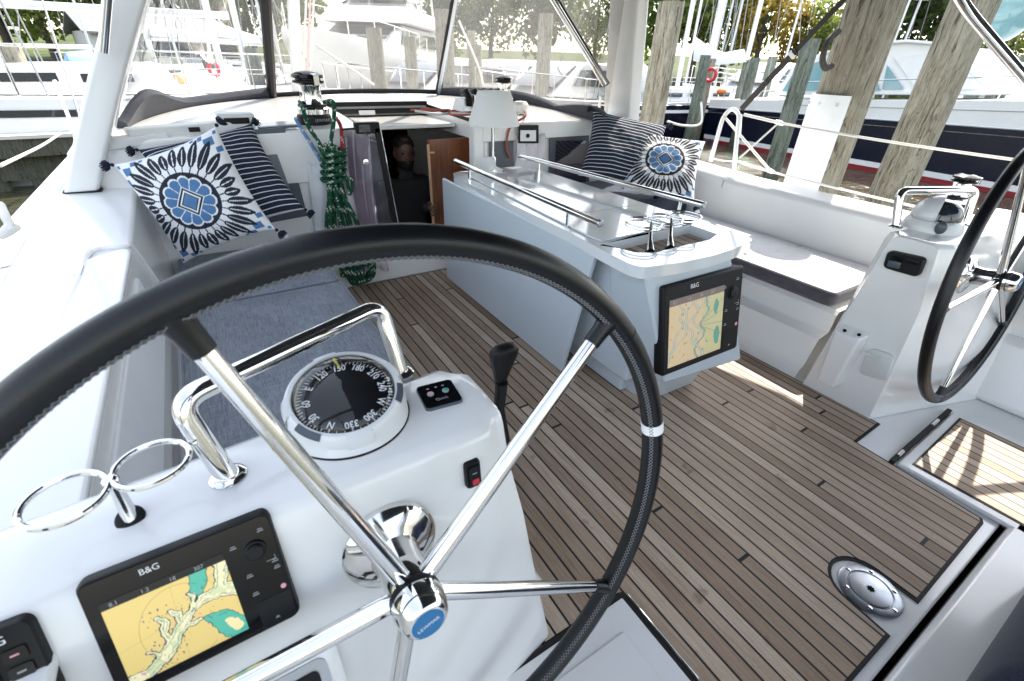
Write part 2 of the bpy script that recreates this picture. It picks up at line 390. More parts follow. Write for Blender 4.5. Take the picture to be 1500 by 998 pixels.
# --- teak sheet with its steps and the drain bay
dr = V((1.396, .098, 0))
nose = arc((dr.x, dr.y+.02, 0), (1,0,0), (0,1,0), .096, 0, math.pi, 14)
teak = [(.30,2.99),(.30,1.0),(.30,.62),(.46,.62),(.46,.49),(.728,.49),(.728,.012)]
teak += [(1.292-.0,.012)] + [(p.x,p.y) for p in nose[::-1]] + [(1.492,.012),(2.014,.018),(2.030,.025),(2.052,.462),(2.276,.468),(2.284,2.99)]
b = MB(); b.prism(teak, -.006, 0.0, 1); b.build('teak_floor', [M['teak'], M['caulk']], boat, smooth=False)
def grow(P, d):
    n = len(P); out = []
    area = sum(P[i][0]*P[(i+1)%n][1]-P[(i+1)%n][0]*P[i][1] for i in range(n)); sg = 1 if area > 0 else -1
    for i in range(n):
        a, c, e = V((*P[i-1],0)), V((*P[i],0)), V((*P[(i+1)%n],0)); u = (c-a).normalized(); w = (e-c).normalized()
        n1 = V((u.y,-u.x,0))*sg; n2 = V((w.y,-w.x,0))*sg; k = (n1+n2); k = k/max(.3, (1+n1.dot(n2)))
        out.append((c.x+k.x*d, c.y+k.y*d))
    return out
b = MB(); b.prism(grow(teak, .011), -.0075, -.0028); b.build('floor_seal', M['caulk'], boat, smooth=False)
# --- round steel deck drain in its bay
b = MB(); b.lathe([(.001,0),(.0,.0)], dr)
b = MB(); b.lathe([(.085,-.006),(.084,-.001),(.078,.002),(.062,.003),(.058,.000)], dr, seg=48); b.lathe([(.0,-.002),(.056,-.002),(.056,.003),(.050,.0045),(.0,.0045)], dr, seg=48)
dp = b.build('deck_drain', M['steel'], boat)
b = MB()
for k in range(6): b.lathe([(.006,.002),(.006,.0042),(.003,.005),(.0,.005)], dr+V((.070*math.cos(k*math.pi/3+.4), .070*math.sin(k*math.pi/3+.4), 0)), seg=10)
b.build('screw', M['chrome'], dp)
b = MB(); b.prism([(dr.x+.013*(1 if k % 2 else .66)*math.cos(k*math.pi/8), dr.y+.013*(1 if k % 2 else .66)*math.sin(k*math.pi/8)) for k in range(16)], .0046, .0050); b.build('key_hole', M['dark_void'], dp, smooth=False)
# --- coamings: one moulding each side, lofted fore and aft
def coaming(name, sec, ys, wob=None):
    b = MB(); rows = []
    for y in ys: rows.append([V((x + (wob(y, i) if wob else 0), y, z)) for i, (x, z) in enumerate(sec(y))])
    b.loft(rows); return b.build(name, M['gelcoat'], boat, angle=50)
def lerp(a, b_, t): return a+(b_-a)*t
def rounded(P, r, n=4): return [(p.x, p.y) for p in fillet([V((*q,0)) for q in P], r, n)]
def sec_p(y):
    k = max(0, min(1, (y-2.0)/1.0))
    top = .70 + .055*k; lean = .0
    return rounded([(-.285,.0),(-.285,.40),(-.310,top-.012),(-.322,top),(-.60,top+.012),(-.65,top-.012),(-.71,.42),(-1.06,.36),(-1.09,.40),(-1.13,.40),(-1.15,.34),(-1.22,-.8)], .018)
ys = [-1.6,-1.0,-.4,0,.4,.8,1.2,1.6,2.0,2.2,2.4,2.6,2.8,3.0,3.3,3.6,4.2,5.0,6.5]
coaming('coaming', sec_p, ys)
def sec_s(y):
    k = max(0, min(1, (y-1.9)/.9)); top = .675 + .045*k
    return rounded([(3.04,-.1),(3.075,.36),(3.12,top-.03),(3.15,top),(3.33,top+.012),(3.38,top-.03),(3.42,.42),(3.72,.36),(3.74,.40),(3.78,.40),(3.80,.34),(3.88,-.8)], .03)
coaming('coaming', sec_s, ys)
b = MB(); b.box((3.113,2.098,.40),(3.135,2.104,.66)); b.build('coaming_joint', M['seam_grey'], boat)
# locker lid on the port coaming: a pressed line, a hinge
line = catmull([Z(30,610,.708), Z(73,507,.712), Z(116,410,.716), Z(127,375,.718), Z(143,365,.718), Z(180,361,.714), V((-.309,2.20,.69)), V((-.292,2.32,.50)), V((-.287,2.34,.40))], 6)
b = MB(); b.tube(line, .010, 8); b.build('locker_rim', M['gelcoat'], boat)
b = MB(); b.prism([(p.x, p.y) for p in fillet([V((-.470,-1.2,0)), V((-.462,2.02,0)), V((-.30,2.13,0)), V((-.30,-1.2,0))], .07, 6)], .702, .722); b.build('locker_lid', M['gelcoat'], boat, bevel=.009, segs=3)
b = MB(); b.tube([Z(118,392,.722), Z(113,405,.722)], .011, 10); b.build('locker_hinge', M['chrome'], boat)
b = MB(); b.bar(Z(112,412,.712), Z(64,520,.708), .010, .012); b.build('locker_gap', M['seam_grey'], boat)
b = MB(); b.hexa([(-.300,.3,.43),(-.280,.3,.43),(-.280,2.0,.43),(-.300,2.0,.43),(-.315,.3,.645),(-.297,.3,.645),(-.297,2.0,.645),(-.315,2.0,.645)]); b.build('backrest_panel', M['gelcoat_matte'], boat, bevel=.006)
# gunwale timber-coloured strip and blocks on the port side deck
b = MB(); b.bar((-.80,-1,.395),(-.80,3.2,.395),.012,.03); b.bar((-.90,-1,.385),(-.90,3.2,.385),.012,.02); b.build('deck_track', M['alu'], boat)
b = MB(); b.hexa([(-1.05,2.0,.37),(-.93,2.0,.38),(-.93,2.9,.38),(-1.05,2.9,.37),(-1.03,2.05,.45),(-.95,2.05,.45),(-.95,2.85,.45),(-1.03,2.85,.45)]); b.hexa([(-1.03,3.2,.37),(-.93,3.2,.38),(-.93,3.7,.38),(-1.03,3.7,.37),(-1.02,3.25,.45),(-.95,3.25,.45),(-.95,3.65,.45),(-1.02,3.65,.45)]); b.build('deck_step', M['gelcoat'], boat, bevel=.02)
# --- port settee base
b = MB(); b.hexa([(-.30,.6,-.006),(.56,.6,-.006),(.56,3.02,-.006),(-.30,3.02,-.006),(-.30,.6,.285),(.425,.6,.285),(.425,3.02,.285),(-.30,3.02,.285)]); b.build('settee_base', M['gelcoat'], boat, bevel=.03, segs=3)
# --- starboard bench: riser with a step, locker recess and catch
b = MB(); rows = []
for y in (.86,1.2,1.7,2.2,2.7,3.02):
    rows.append([V(p) for p in ((2.290,y,-.006),(2.300,y,.035),(2.335,y,.06),(2.375,y,.185),(2.385,y,.20),(2.452,y,.215),(2.462,y,.225),(2.470,y,.312),(2.49,y,.33),(3.09,y,.33))])
b.loft(rows); b.build('bench_base', M['gelcoat'], boat, angle=40)
b = MB(); b.bar((2.467,.93,.252),(2.467,1.35,.252),.004,.006); b.bar((2.467,1.50,.235),(2.467,2.3,.235),.003,.005); b.build('locker_seam', M['seam_grey'], boat)
b = MB(); c = X(1084,407,2.468); b.lathe([(.019,0),(.019,.004),(.013,.006),(.0,.004)], c, (-1,0,0), 20); lk = b.build('catch', M['chrome'], boat)
b = MB(); b.tube([c+V((-.008,-.006,.006)), c+V((-.008,.006,-.006))], .003, 6); b.build('catch_pin', M['black'], lk)
# --- aft starboard hatch, teak laid
b = MB(); b.prism([(2.062,.302),(2.070,-1.3),(2.70,-1.3),(2.675,.318)], -.006, .012); hf = b.build('hatch', M['gelcoat'], boat, bevel=.008)
b = MB(); b.prism([(2.108,.258),(2.122,-1.2),(2.64,-1.2),(2.622,.276)], .0125, .0155, 1); b.build('teak_inlay', [M['teak_inlay'], M['caulk']], hf, smooth=False)
b = MB(); b.prism(grow([(2.108,.258),(2.122,-1.2),(2.64,-1.2),(2.622,.276)], .009), .0120, .0138); b.build('inlay_seal', M['caulk'], hf, smooth=False)
b = MB(); b.bar((2.055,.318,.003),(2.67,.334,.003),.018,.02); b.build('hinge_gap', M['caulk'], hf)
b = MB(); b.tube([(2.10,.318,.014),(2.15,.3195,.014)], .008, 8); b.tube([(2.45,.327,.014),(2.52,.329,.014)], .008, 8); b.build('hinge', M['chrome'], hf)
# --- port side hatch (plain, with its rubber seal), beside the helm
P = [(.722,.470),(.722,-1.0),(.10,-1.0),(.10,.470)]
b = MB(); b.prism(grow(P, .016), -.007, .0022); b.build('hatch_seal', M['caulk'], boat, smooth=False)
b = MB(); b.prism(P, .0, .010); ph = b.build('hatch', M['gelcoat'], boat, bevel=.006)
b = MB(); b.prism([(.655,.395),(.655,-.9),(.2,-.9),(.2,.395)], .0105, .0155); b.build('tread', M['gelcoat'], ph, bevel=.006)
b = MB(); b.tube([(.743,.47,.004),(.743,-1.0,.004)], .004, 8); b.build('trim', M['chrome'], ph)
# --- aft starboard locker wall with a recess, outboard of the hatch
b = MB(); b.hexa([(2.90,-1.5,-.006),(3.10,-1.5,-.006),(3.10,.52,-.006),(2.90,.52,-.006),(3.02,-1.5,.30),(3.10,-1.5,.30),(3.10,.52,.30),(3.02,.52,.30)]); b.build('stern_quarter', M['gelcoat'], boat, bevel=.04, segs=4)
b = MB(); b.hexa([(3.055,-1.2,.40),(3.09,-1.2,.40),(3.09,.30,.40),(3.055,.30,.40),(3.085,-1.2,.58),(3.12,-1.2,.58),(3.12,.30,.58),(3.085,.30,.58)]); b.build('quarter_panel', M['pale_plastic'], boat, bevel=.012)
# --- bulkhead, companionway and coachroof
b = MB()
b.hexa([(-.42,3.0,-.006),(.74,3.0,-.006),(.74,3.06,-.006),(-.42,3.06,-.006),(-.42,3.0,.92),(.74,3.0,.97),(.74,3.06,.97),(-.42,3.06,.92)])
b.box((.74,3.0,-.006),(1.60,3.07,.17))
b.hexa([(1.58,2.985,-.006),(1.66,2.985,-.006),(1.66,3.07,-.006),(1.58,3.07,-.006),(1.58,2.985,.97),(1.66,2.985,.97),(1.66,3.07,.97),(1.58,3.07,.97)])
b.box((1.66,3.0,-.006),(3.12,3.06,.94))
b.build('bulkhead', M['gelcoat'], boat, bevel=.015, segs=3)
# coachroof: port part, starboard part, front part round the open hatch
def roofz(x, y): return .985 + .075*max(0, min(1, (y-3.0)/1.5)) + .03*(1-((x-1.25)/1.9)**2) - .03 - .16*max(0, abs(x-1.3)-1.55)**1.2 - .16*max(0, y-4.55)**1.3
def roof(x0, x1, y0, y1, z0=.86, nx=8, ny=8):
    top = [[V((lerp(x0,x1,i/nx), lerp(y0,y1,j/ny), roofz(lerp(x0,x1,i/nx), lerp(y0,y1,j/ny)))) for i in range(nx+1)] for j in range(ny+1)]
    bb = MB(); bb.loft(top)
    ring = [r for r in top[0]] + [top[j][-1] for j in range(1, ny+1)] + [p for p in top[-1][::-1][1:]] + [top[j][0] for j in range(ny-1, 0, -1)]
    low = [V((p.x, p.y, z0)) for p in ring]; bb.loft([ring, low], True, False); bb.face(low); return bb
roof(-.52, .86, 2.98, 4.4, .70).build('coachroof', M['gelcoat'], boat, bevel=.012, angle=40)
roof(1.64, 3.14, 2.98, 4.4).build('coachroof', M['gelcoat'], boat, bevel=.012, angle=40)
roof(-.52, 3.14, 4.4, 7.5, .3, 12, 10).build('coachroof', M['gelcoat'], boat, angle=40)
roof(.86, 1.64, 3.92, 4.4, .86).build('hatch_garage', M['gelcoat'], boat, angle=40)
b = MB(); b.bar((1.648,2.95,.972),(1.648,4.3,1.03),.02,.022); b.bar((.852,2.95,.972),(.852,4.3,1.03),.02,.022); b.bar((.86,3.91,1.03),(1.64,3.91,1.03),.03,.03); b.build('hatch_slide', M['black'], boat)
b = MB(); b.box((.88,3.88,.965),(1.62,3.905,1.0)); b.box((.88,3.875,.93),(1.62,3.895,.955)); b.build('hatch_trim', M['black_gloss'], boat)
b = MB(); b.box((1.08,3.86,.96),(1.2,3.874,.99)); b.build('hatch_latch', M['alu'], boat)
# the sliding hatch, set half shut to keep sun out; cabin surfaces near-black for its shade
b = MB(); b.box((.872,3.36,.915),(1.628,3.90,.945)); b.build('sliding_hatch', M['gelcoat'], boat, bevel=.01)
b = MB(); b.face([(.87,4.36,-.9),(1.63,4.36,-.9),(1.63,4.36,.93),(.87,4.36,.93)]); b.face([(.87,3.4,.905),(1.63,3.4,.905),(1.63,4.36,.905),(.87,4.36,.905)]); b.build('cabin_shade_sheet', M['dark_void'], boat, smooth=False)  # added near-black sheets stand for cabin shade, over the bright roof underside
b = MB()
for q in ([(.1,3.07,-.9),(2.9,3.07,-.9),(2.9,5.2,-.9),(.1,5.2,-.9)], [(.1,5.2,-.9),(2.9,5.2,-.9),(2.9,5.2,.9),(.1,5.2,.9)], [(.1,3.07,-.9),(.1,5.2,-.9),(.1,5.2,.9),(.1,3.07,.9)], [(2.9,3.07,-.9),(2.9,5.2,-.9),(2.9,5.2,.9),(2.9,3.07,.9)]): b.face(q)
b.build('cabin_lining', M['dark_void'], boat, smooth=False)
b = MB(); b.box((Y(630,250,3.22).x,3.22,-.3),(1.70,3.245,.86)); wp = b.build('cabin_bulkhead', M['cabin_wood'], boat)
# grey opening-port panel and dark window in the bulkhead wings
def panel(name, px, mt, y=2.994, th=.012, parent=boat):
    bb = MB(); bb.slab([Y(*p, y) for p in px], (0,-th,0)); return bb.build(name, mt, parent, bevel=.004)
pw = panel('cabin_window', [(352,192),(416,186),(450,316),(396,326)], M['grey_panel']); M['slate_pane'] = soiled('slate_pane', (.17,.20,.23), .35, .05); panel('window_glass', [(378,228),(406,226),(434,302),(408,308)], M['slate_pane'], 2.98, .004, pw)
pw = panel('cabin_window', [(804,180),(862,183),(862,275),(803,262)], M['grey_panel']); panel('window_glass', [(814,206),(858,206),(858,270),(812,258)], M['tinted_acrylic'], 2.98, .004, pw)
panel('switch_plate', [(716,184),(752,182),(752,244),(716,248)], M['grey_panel'], 2.992, .006)
sp = panel('remote_panel', [(759,183),(788,183),(788,210),(759,210)], M['black'], 2.955); panel('remote_face', [(762,191),(785,191),(785,207),(762,207)], M['white_ink'], 2.942, .003, sp)
b = MB(); b.lathe([(.014,0),(.014,.006),(.009,.008),(0,.008)], Y(773,199,2.938), (0,-1,0), 16); b.build('knob', M['black'], sp)
# instrument pod beside the companionway
b = MB(); b.box((.79,2.93,.955),(.93,2.985,1.015)); ip = b.build('companionway_instrument', M['black'], boat, bevel=.006); b = MB(); b.box((.805,2.925,.965),(.87,2.9295,1.005)); b.build('display', M['glass_dark'], ip)
# deck gear along the port side of the coachroof
for k in range(3):
    b = MB(); [lambda: b.bar((-.28,3.06,.985),(.20,3.16,1.0),.12,.05), lambda: b.bar((-.40,3.0,.95),(-.12,3.05,.965),.10,.05), lambda: b.box((.12,3.1,.99),(.30,3.22,1.06))][k](); b.build('line_organiser', M['pale_plastic'], boat, bevel=.012, segs=3)
b = MB(); b.box((.15,3.095,1.01),(.27,3.099,1.04)); b.build('organiser_slot', M['black'], boat, bevel=.002)
b = MB(); b.box((-.02,2.997,.99),(.03,3.02,1.012)); b.build('organiser_slot', M['black'], boat, bevel=.002)
b = MB(); b.bar((.30,3.04,.992),(.50,3.06,.996),.05,.012); b.build('deck_plate', M['grey_panel'], boat, bevel=.002)
# --- the arch: leaning legs and the beam overhead
def leg(x0, x1, y0, y1, zb, xt, zt, yt):
    bb = MB(); rows = []
    for k in range(9):
        t = k/8; dx = lerp(0, xt-x0, t + .15*t*t); dy = lerp(0, yt-y0, t); z = lerp(zb, zt, t)
        cx, cy = (x0+x1)/2+dx, (y0+y1)/2+dy; rows.append([V((cx+a, cy+c, z)) for a, c in rrect(x1-x0, (y1-y0)*(1-.1*t), .022, 4)])
    bb.loft(rows, True); return bb
leg(-.61, -.48, 2.93, 3.30, .70, -.17, 1.60, 2.82).build('arch_leg', M['gelcoat'], boat, angle=50)
b = MB(); b.prism([(-.512+x, 3.108+y) for x,y in rrect(.145,.382,.025,4)], .754, .766); b.build('leg_seal', M['caulk'], boat)
leg(2.92, 3.05, 2.90, 3.20, .65, 2.76, 2.06, 2.86).build('arch_leg', M['gelcoat'], boat, angle=50)
b = MB(); b.tube([(-.12,2.95,1.58),(-.03,2.93,1.8),(.3,2.9,2.03),(.9,2.9,2.12),(2.0,2.9,2.14),(2.6,2.95,2.12),(2.82,2.98,2.0)], .10, 12); b.build('arch_beam', M['gelcoat'], boat)
b = MB(); q = [Y(159,-12,2.72), Y(152,75,2.80)]; b.tube([q[0]+V((.0,-.02,.0)), q[1]+V((0,-.02,0))], .018, 12); b.build('arch_handrail', M['chrome'], boat)
# --- own guard rails, gate and stanchions to starboard (white coated)
gx = 3.62
A_ = [X(1041,236,3.5), X(1059,172,3.62), X(1071,158,3.66), X(1083,166,3.66), X(1075,250,3.52)]
b = MB(); b.tube(fillet(A_, .06), .016, 10); b.tube([X(1084,168,3.66), X(1082,200,3.64)], .016, 10); gate = b.build('gate_stanchion', M['gelcoat'], boat)
b = MB(); b.tube([X(938,185,3.5)+V((0,.6,0)), X(945,150,3.5)+V((0,.6,0)), X(952,146,3.5)+V((0,.55,0)), X(950,182,3.5)+V((0,.55,0))], .014, 8); b.build('gate_stanchion', M['gelcoat'], boat)
def sag(a, b_, s, n=14): return [V(a).lerp(V(b_), k/n) - V((0,0,4*s*(k/n)*(1-k/n))) for k in range(n+1)]
up = X(1090,168,3.66); j = X(1141,180,3.70); 
b = MB(); b.tube(sag(up, j, .0), .011, 8); b.tube(sag(j, X(1500,236,3.80), .01), .008, 8); b.build('lifeline', M['rope_white'], boat)
b = MB(); b.tube(sag(X(1081,236,3.55), X(1127,251,3.66), 0), .010, 8); b.tube(sag(X(1127,251,3.66), X(1500,337,3.76), .01), .008, 8); b.build('lifeline', M['rope_white'], boat)
b = MB(); b.tube(sag(j, X(1083,232,3.58), .0), .007, 6); b.tube(sag(X(1060,170,3.62), X(1127,249,3.66), 0), .010, 6); b.tube(sag(X(1044,232,3.54), X(1083,236,3.56), .01), .006, 6)
b.build('gate_lashing', M['rope_white'], boat)
for c in (j, X(1127,250,3.66)): b = MB(); b.lathe([(.014,-.03),(.016,-.01),(.016,.02),(.009,.04)], c, V((.2,-1,-.2)), 10); b.build('turnbuckle', M['gelcoat'], boat)
# --- stern frame tubes of the sun awning, top right
ta, tc = X(1392,-14,2.75), X(1512,128,2.95); te = ta + (tc-ta)*((.42-ta.z)/(tc.z-ta.z)); b = MB(); b.tube(fillet([(1.9,.7,2.06), ta+V((-.30,.08,.22)), ta+(tc-ta)*.1, te], .12), .020, 12); b.build('awning_frame', M['chrome'], boat)
# ================================================================== helm consoles, wheels, table
def helm_body(mx, flare=.125):                                                     # mx maps x to the right side of the boat
    b = MB(); rows = []
    xs = [-.62,-.40,-.30,-.20,-.10,0.,.10,.20,.27,.31,.335]
    for i, x in enumerate(xs):
        t = (x+.40)/.735; t = max(0, t)
        yf = lerp(.705, .768, t); ya = .556 - .012*t; zt = .79
        if i == len(xs)-1: yf -= .03; ya += .03
        xb = x + flare*max(0, t)**2; yb = lerp(.26, .495, t); yfb = lerp(.80, .82, t)
        ym = lerp(.445, .525, t**2)
        P = [(xb,yfb,-.006),(lerp(x,xb,.5),lerp(yf,yfb,.5),.40),(x,yf+.006,zt-.035),(x,yf-.003,zt-.008),(x,yf-.02,zt),(x,(yf+ya)/2,zt+.002),(x,ya+.02,zt),(x,ya+.004,zt-.006),(x,ya-.006,zt-.02),(lerp(x,xb,.06),lerp(ya,ym,.45),zt-.12),(lerp(x,xb,.25),ym,.53),(lerp(x,xb,.6),lerp(ym,yb,.6),.25),(xb,yb,-.006)]
        rows.append([V((mx(p[0]),p[1],p[2])) for p in P])
    e = rows[-1]
    # inboard cheek: rounded on from the last section
    cen = sum(e, V())/len(e); 
    for k, dx in ((.985,.012),(.94,.022)): rows.append([V((p.x + (mx(1)-mx(0))*dx, cen.y+(p.y-cen.y)*k, p.z if p.z < .1 else cen.z+(p.z-cen.z)*(k*.5+.5))) for p in e])
    b.loft(rows); b.face(rows[-1]); return b
PORT = lambda x: x
STBD = lambda x: 2.665 - x
port = thing('helm_console', (.1,.6,0), 'white helm console with lit yellow chart plotter and compass, nearest the viewer', 'helm console', 'twin helm consoles')
helm_body(PORT).build('body', M['gelcoat'], port, angle=50)

# --- chart drawing, shared by the two plotters
def fbm(x, y, o=5):
    s, a, f = 0, .5, 1.
    for _ in range(o): s += a*noise.noise(V((x*f, y*f, 3.7))); a *= .5; f *= 2.1
    return s
def chart(fr, w, h, nx, ny, fn, name, mt, parent, z=.0006):
    bm = bmesh.new(); g = [[bm.verts.new(fr(-w/2+w*i/nx, -h/2+h*j/ny, z)) for i in range(nx+1)] for j in range(ny+1)]
    for j in range(ny):
        for i in range(nx): bm.faces.new([g[j][i], g[j][i+1], g[j+1][i+1], g[j+1][i]])
    me = bpy.data.meshes.new(name); off = root_loc(parent); bmesh.ops.translate(bm, verts=bm.verts, vec=-off); bm.to_mesh(me); bm.free()
    ca = me.color_attributes.new('print', 'FLOAT_COLOR', 'POINT')
    data = []
    for j in range(ny+1):
        for i in range(nx+1): data += [*fn(i/nx, j/ny), 1.]
    ca.data.foreach_set('color', data); me.materials.append(mt); o = bpy.data.objects.new(name, me); COL.objects.link(o); o.parent = parent; return o
def segd(u, v, P):
    best = 9; 
    for (x0,y0,w0),(x1,y1,w1) in zip(P, P[1:]):
        dx, dy = x1-x0, y1-y0; t = max(0, min(1, ((u-x0)*dx+(v-y0)*dy)/(dx*dx+dy*dy))); best = min(best, math.hypot(u-x0-dx*t, v-y0-dy*t)-(w0+(w1-w0)*t))
    return best
CREEK = [[(-.02,.02,.10),(.14,.05,.05),(.28,.13,.05),(.40,.26,.06),(.50,.40,.05),(.62,.50,.03),(.74,.58,.05),(.88,.60,.06),(1.02,.56,.09)], [(.40,.26,.03),(.36,.40,.028),(.40,.52,.02),(.34,.60,.008)], [(.50,.40,.02),(.50,.54,.018),(.46,.60,.006)], [(.62,.50,.015),(.66,.66,.01),(.63,.72,.004)], [(.28,.13,.02),(.24,.24,.01),(.20,.27,.004)], [(.50,.40,.02),(.60,.36,.018),(.66,.38,.01)], [(.88,.60,.05),(.93,.76,.05),(.97,.92,.07)]]
SHOAL = [[(.76,.92,.07),(.74,.78,.07),(.67,.64,.035)], [(.72,.36,.03),(.82,.26,.10),(.90,.10,.11),(.98,.02,.10)]]
def sea_chart(u, v):                                                  # yellow land, branching creek, teal shallows
    if v > .91: return (.006,.006,.007)
    n = fbm(u*7+1, v*7)*.032 + fbm(u*22, v*22)*.020
    c = (.60,.45,.16)
    s_ = min(segd(u, v, P) for P in SHOAL)+n
    w_ = min(segd(u, v, P) for P in CREEK)+n*1.25
    if s_ < 0: c = (.08,.36,.26) if fbm(u*14+3, v*14) < .16 else (.05,.30,.22)
    elif s_ < .008: c = (.02,.09,.09)
    if w_ < 0:
        c = (.66,.60,.36) if fbm(u*11, v*11+5) < .10 else (.50,.52,.30)
        if abs(w_+.022) < .0035 and u > .1: c = (.16,.26,.20)
    elif w_ < .010: c = (.02,.05,.06)
    if segd(u, v, [(.87,.22,.03),(.93,.10,.045)])+n < 0: c = (.70,.58,.30)
    g = abs(math.hypot(u-.52, (v-.42)*.75)-.34)
    if g < .0035 and u < .72: c = tuple(q*.70 for q in c)
    if abs((u-.50)-.05*(v-.5)) < .0028 or abs(v-.40-.18*u) < .003: c = tuple(q*.82 for q in c)
    h_ = noise.noise(V((u*46, v*34, 1.3)))
    if h_ > .50 and 0 < w_ < .10 and u > .2: c = (.14,.09,.15)
    if h_ < -.56 and w_ < .05: c = (.55,.24,.36)
    return c
def land_chart(u, v):                                                 # the faded chart on the table
    if v > .90: return (.16,.125,.11)
    n = fbm(u*4+5, v*4+2); c = (.50,.385,.235) if u < .62+n*.3 else (.42,.39,.22)
    for k, (cx, sl, ph) in enumerate(((.36,-.55,0),(.62,.22,2),(.20,.55,4),(.50,-.2,7),(.30,.8,1))):
        d = abs(u - cx - sl*(v-.5) - .10*fbm(v*5+ph, k*2.)-.05*math.sin(v*17+ph))
        w = .010+.016*abs(fbm(u*9, v*9+k))
        if d < w: c = (.40,.42,.36) if k != 1 else (.16,.30,.22)
        elif d < w+.007: c = (.22,.22,.18)
    if fbm(u*22+k, v*22) > .30 and u < .75: c = tuple(q*.6 for q in c)
    for (x, y) in ((.86,.7),(.90,.25)):
        if ((u-x)/.05)**2+((v-y)/.14)**2+n*1.5 < 1: c = (.10,.26,.20)
    for k in range(4):
        if abs((v-.5)-(u-.55)*(-.55+.42*k)) < .004 and u > .58: c = (.18,.20,.15)
    return c
def plotter(fr, w, h, parent, chartfn, screenmat, sx, sy, sw, sh, res, small=False, name='chart_plotter'):
    # case, screen, rotary knob, keys, lettering
    b = MB(); o = rrect(w, h, .012, 4); b.loft([[fr(x,y,-.03) for x,y in o],[fr(x,y,.008) for x,y in o],[fr(x*.985,y*.98,.012) for x,y in o]], True)
    case = b.build(name, M['black'], parent, angle=50)
    b = MB(); o = rrect(w*.965, h*.95, .010, 4); b.slab([fr(x,y,.0125) for x,y in o], (fr(0,0,.0015)-fr(0,0,0))); b.build('bezel', M['black_gloss'] if small else M['black'], case, angle=50)
    f2 = lambda x, y, z=0: fr(sx+x, sy+y, .0142+z)
    chart(f2, sw, sh, *res, chartfn, 'screen', M[screenmat], case)
    kx = w*.365; s = h/.17
    b = MB(); n = fr(0,0,1)-fr(0,0,0); b.lathe([(.014*s,0),(.0135*s,.004),(.011*s,.005),(.011*s,.010),(.009*s,.012),(0,.012)], fr(kx,h*.22,.0138), n, 24); b.build('rotary_knob', M['black'], case)
    b = MB()
    for (x, y) in ((kx-.024*s,h*.30),(kx+.012*s,h*.36),(kx-.016*s,h*.02),(kx+.018*s,h*.06),(kx-.016*s,-.025*s),(kx+.018*s,h*.0)):
        b.slab([fr(x+dx*s,y+dy*s,.0143) for dx,dy in ((-.004,-.0006),(.004,-.0006),(.004,.0006),(-.004,.0006))], n*.0003); b.slab([fr(x+dx*s,y+dy*s+.003*s,.0143) for dx,dy in ((-.003,-.0005),(.003,-.0005),(.003,.0005),(-.003,.0005))], n*.0003)
    for dx, dy, a_, b_ in ((.008,.024,.012,.0007),(.0135,.029,.0007,.006)): b.slab([fr(kx+.006*s+dx*s+p*a_*s, h*.0+dy*s*.6+q*b_*s, .0143) for p, q in ((-.5,-.5),(.5,-.5),(.5,.5),(-.5,.5))], n*.0003)
    b.build('key_legend', M['dim_ink'], case, smooth=False)
    b = MB(); b.lathe([(.0036*s,0),(.0036*s,.0008),(0,.0008)], fr(kx+.018*s,-.030*s,.0141), n, 14); b.build('power_button', M['pink'], case)
    b = MB(); b.text('B&G', fr(sx-.01*s, sy+sh/2+(h/2-sy-sh/2)*.55, .0142), fr(1,0)-fr(0,0), fr(0,1)-fr(0,0), .0115*s); b.build('logo', M['white_ink'], case, smooth=False)
    for q_, tx_ in ((-.40,'8.1'),(-.16,'1.2'),(.06,'18'),(.28,'307')): b = MB(); b.text(tx_, f2(sw*q_, sh*.45, .0003), fr(1,0)-fr(0,0), fr(0,1)-fr(0,0), .0075*s*(1.15 if not small else 1)); b.build('screen_readout', M['dim_ink'], case, smooth=False)
    b = MB(); b.slab([fr(kx+dx*s,-h*.33+dy*s,.0142) for dx,dy in ((-.02,-.022),(.024,-.022),(.024,.018),(-.02,.018))], n*.0006); b.build('card_door', M['black'], case)
    b = MB(); b.slab([fr(kx+dx*s,-h*.42+dy*s,.0150) for dx,dy in ((-.003,0),(.003,0),(.001,.003),(-.001,.003))], n*.0003); b.build('card_symbol', M['dim_ink'], case, smooth=False)
    return case
n25 = (0, -math.cos(R(24)), math.sin(R(24))); p0 = V((-.1,.545,.792)) - V(n25)*.017
TL, TR, BR = (PLN(*q, p0, n25) for q in ((112,850),(393,740),(440,890)))
w = (TR-TL).length; h = (TR-BR).length; cen = (TL+BR)/2
fr = frame(cen + V(n25)*.004, TR-TL, TR-BR)
plotter(fr, w, h, port, sea_chart, 'screen', -w*.115, -h*.045, w*.62, h*.70, (260,200), True)
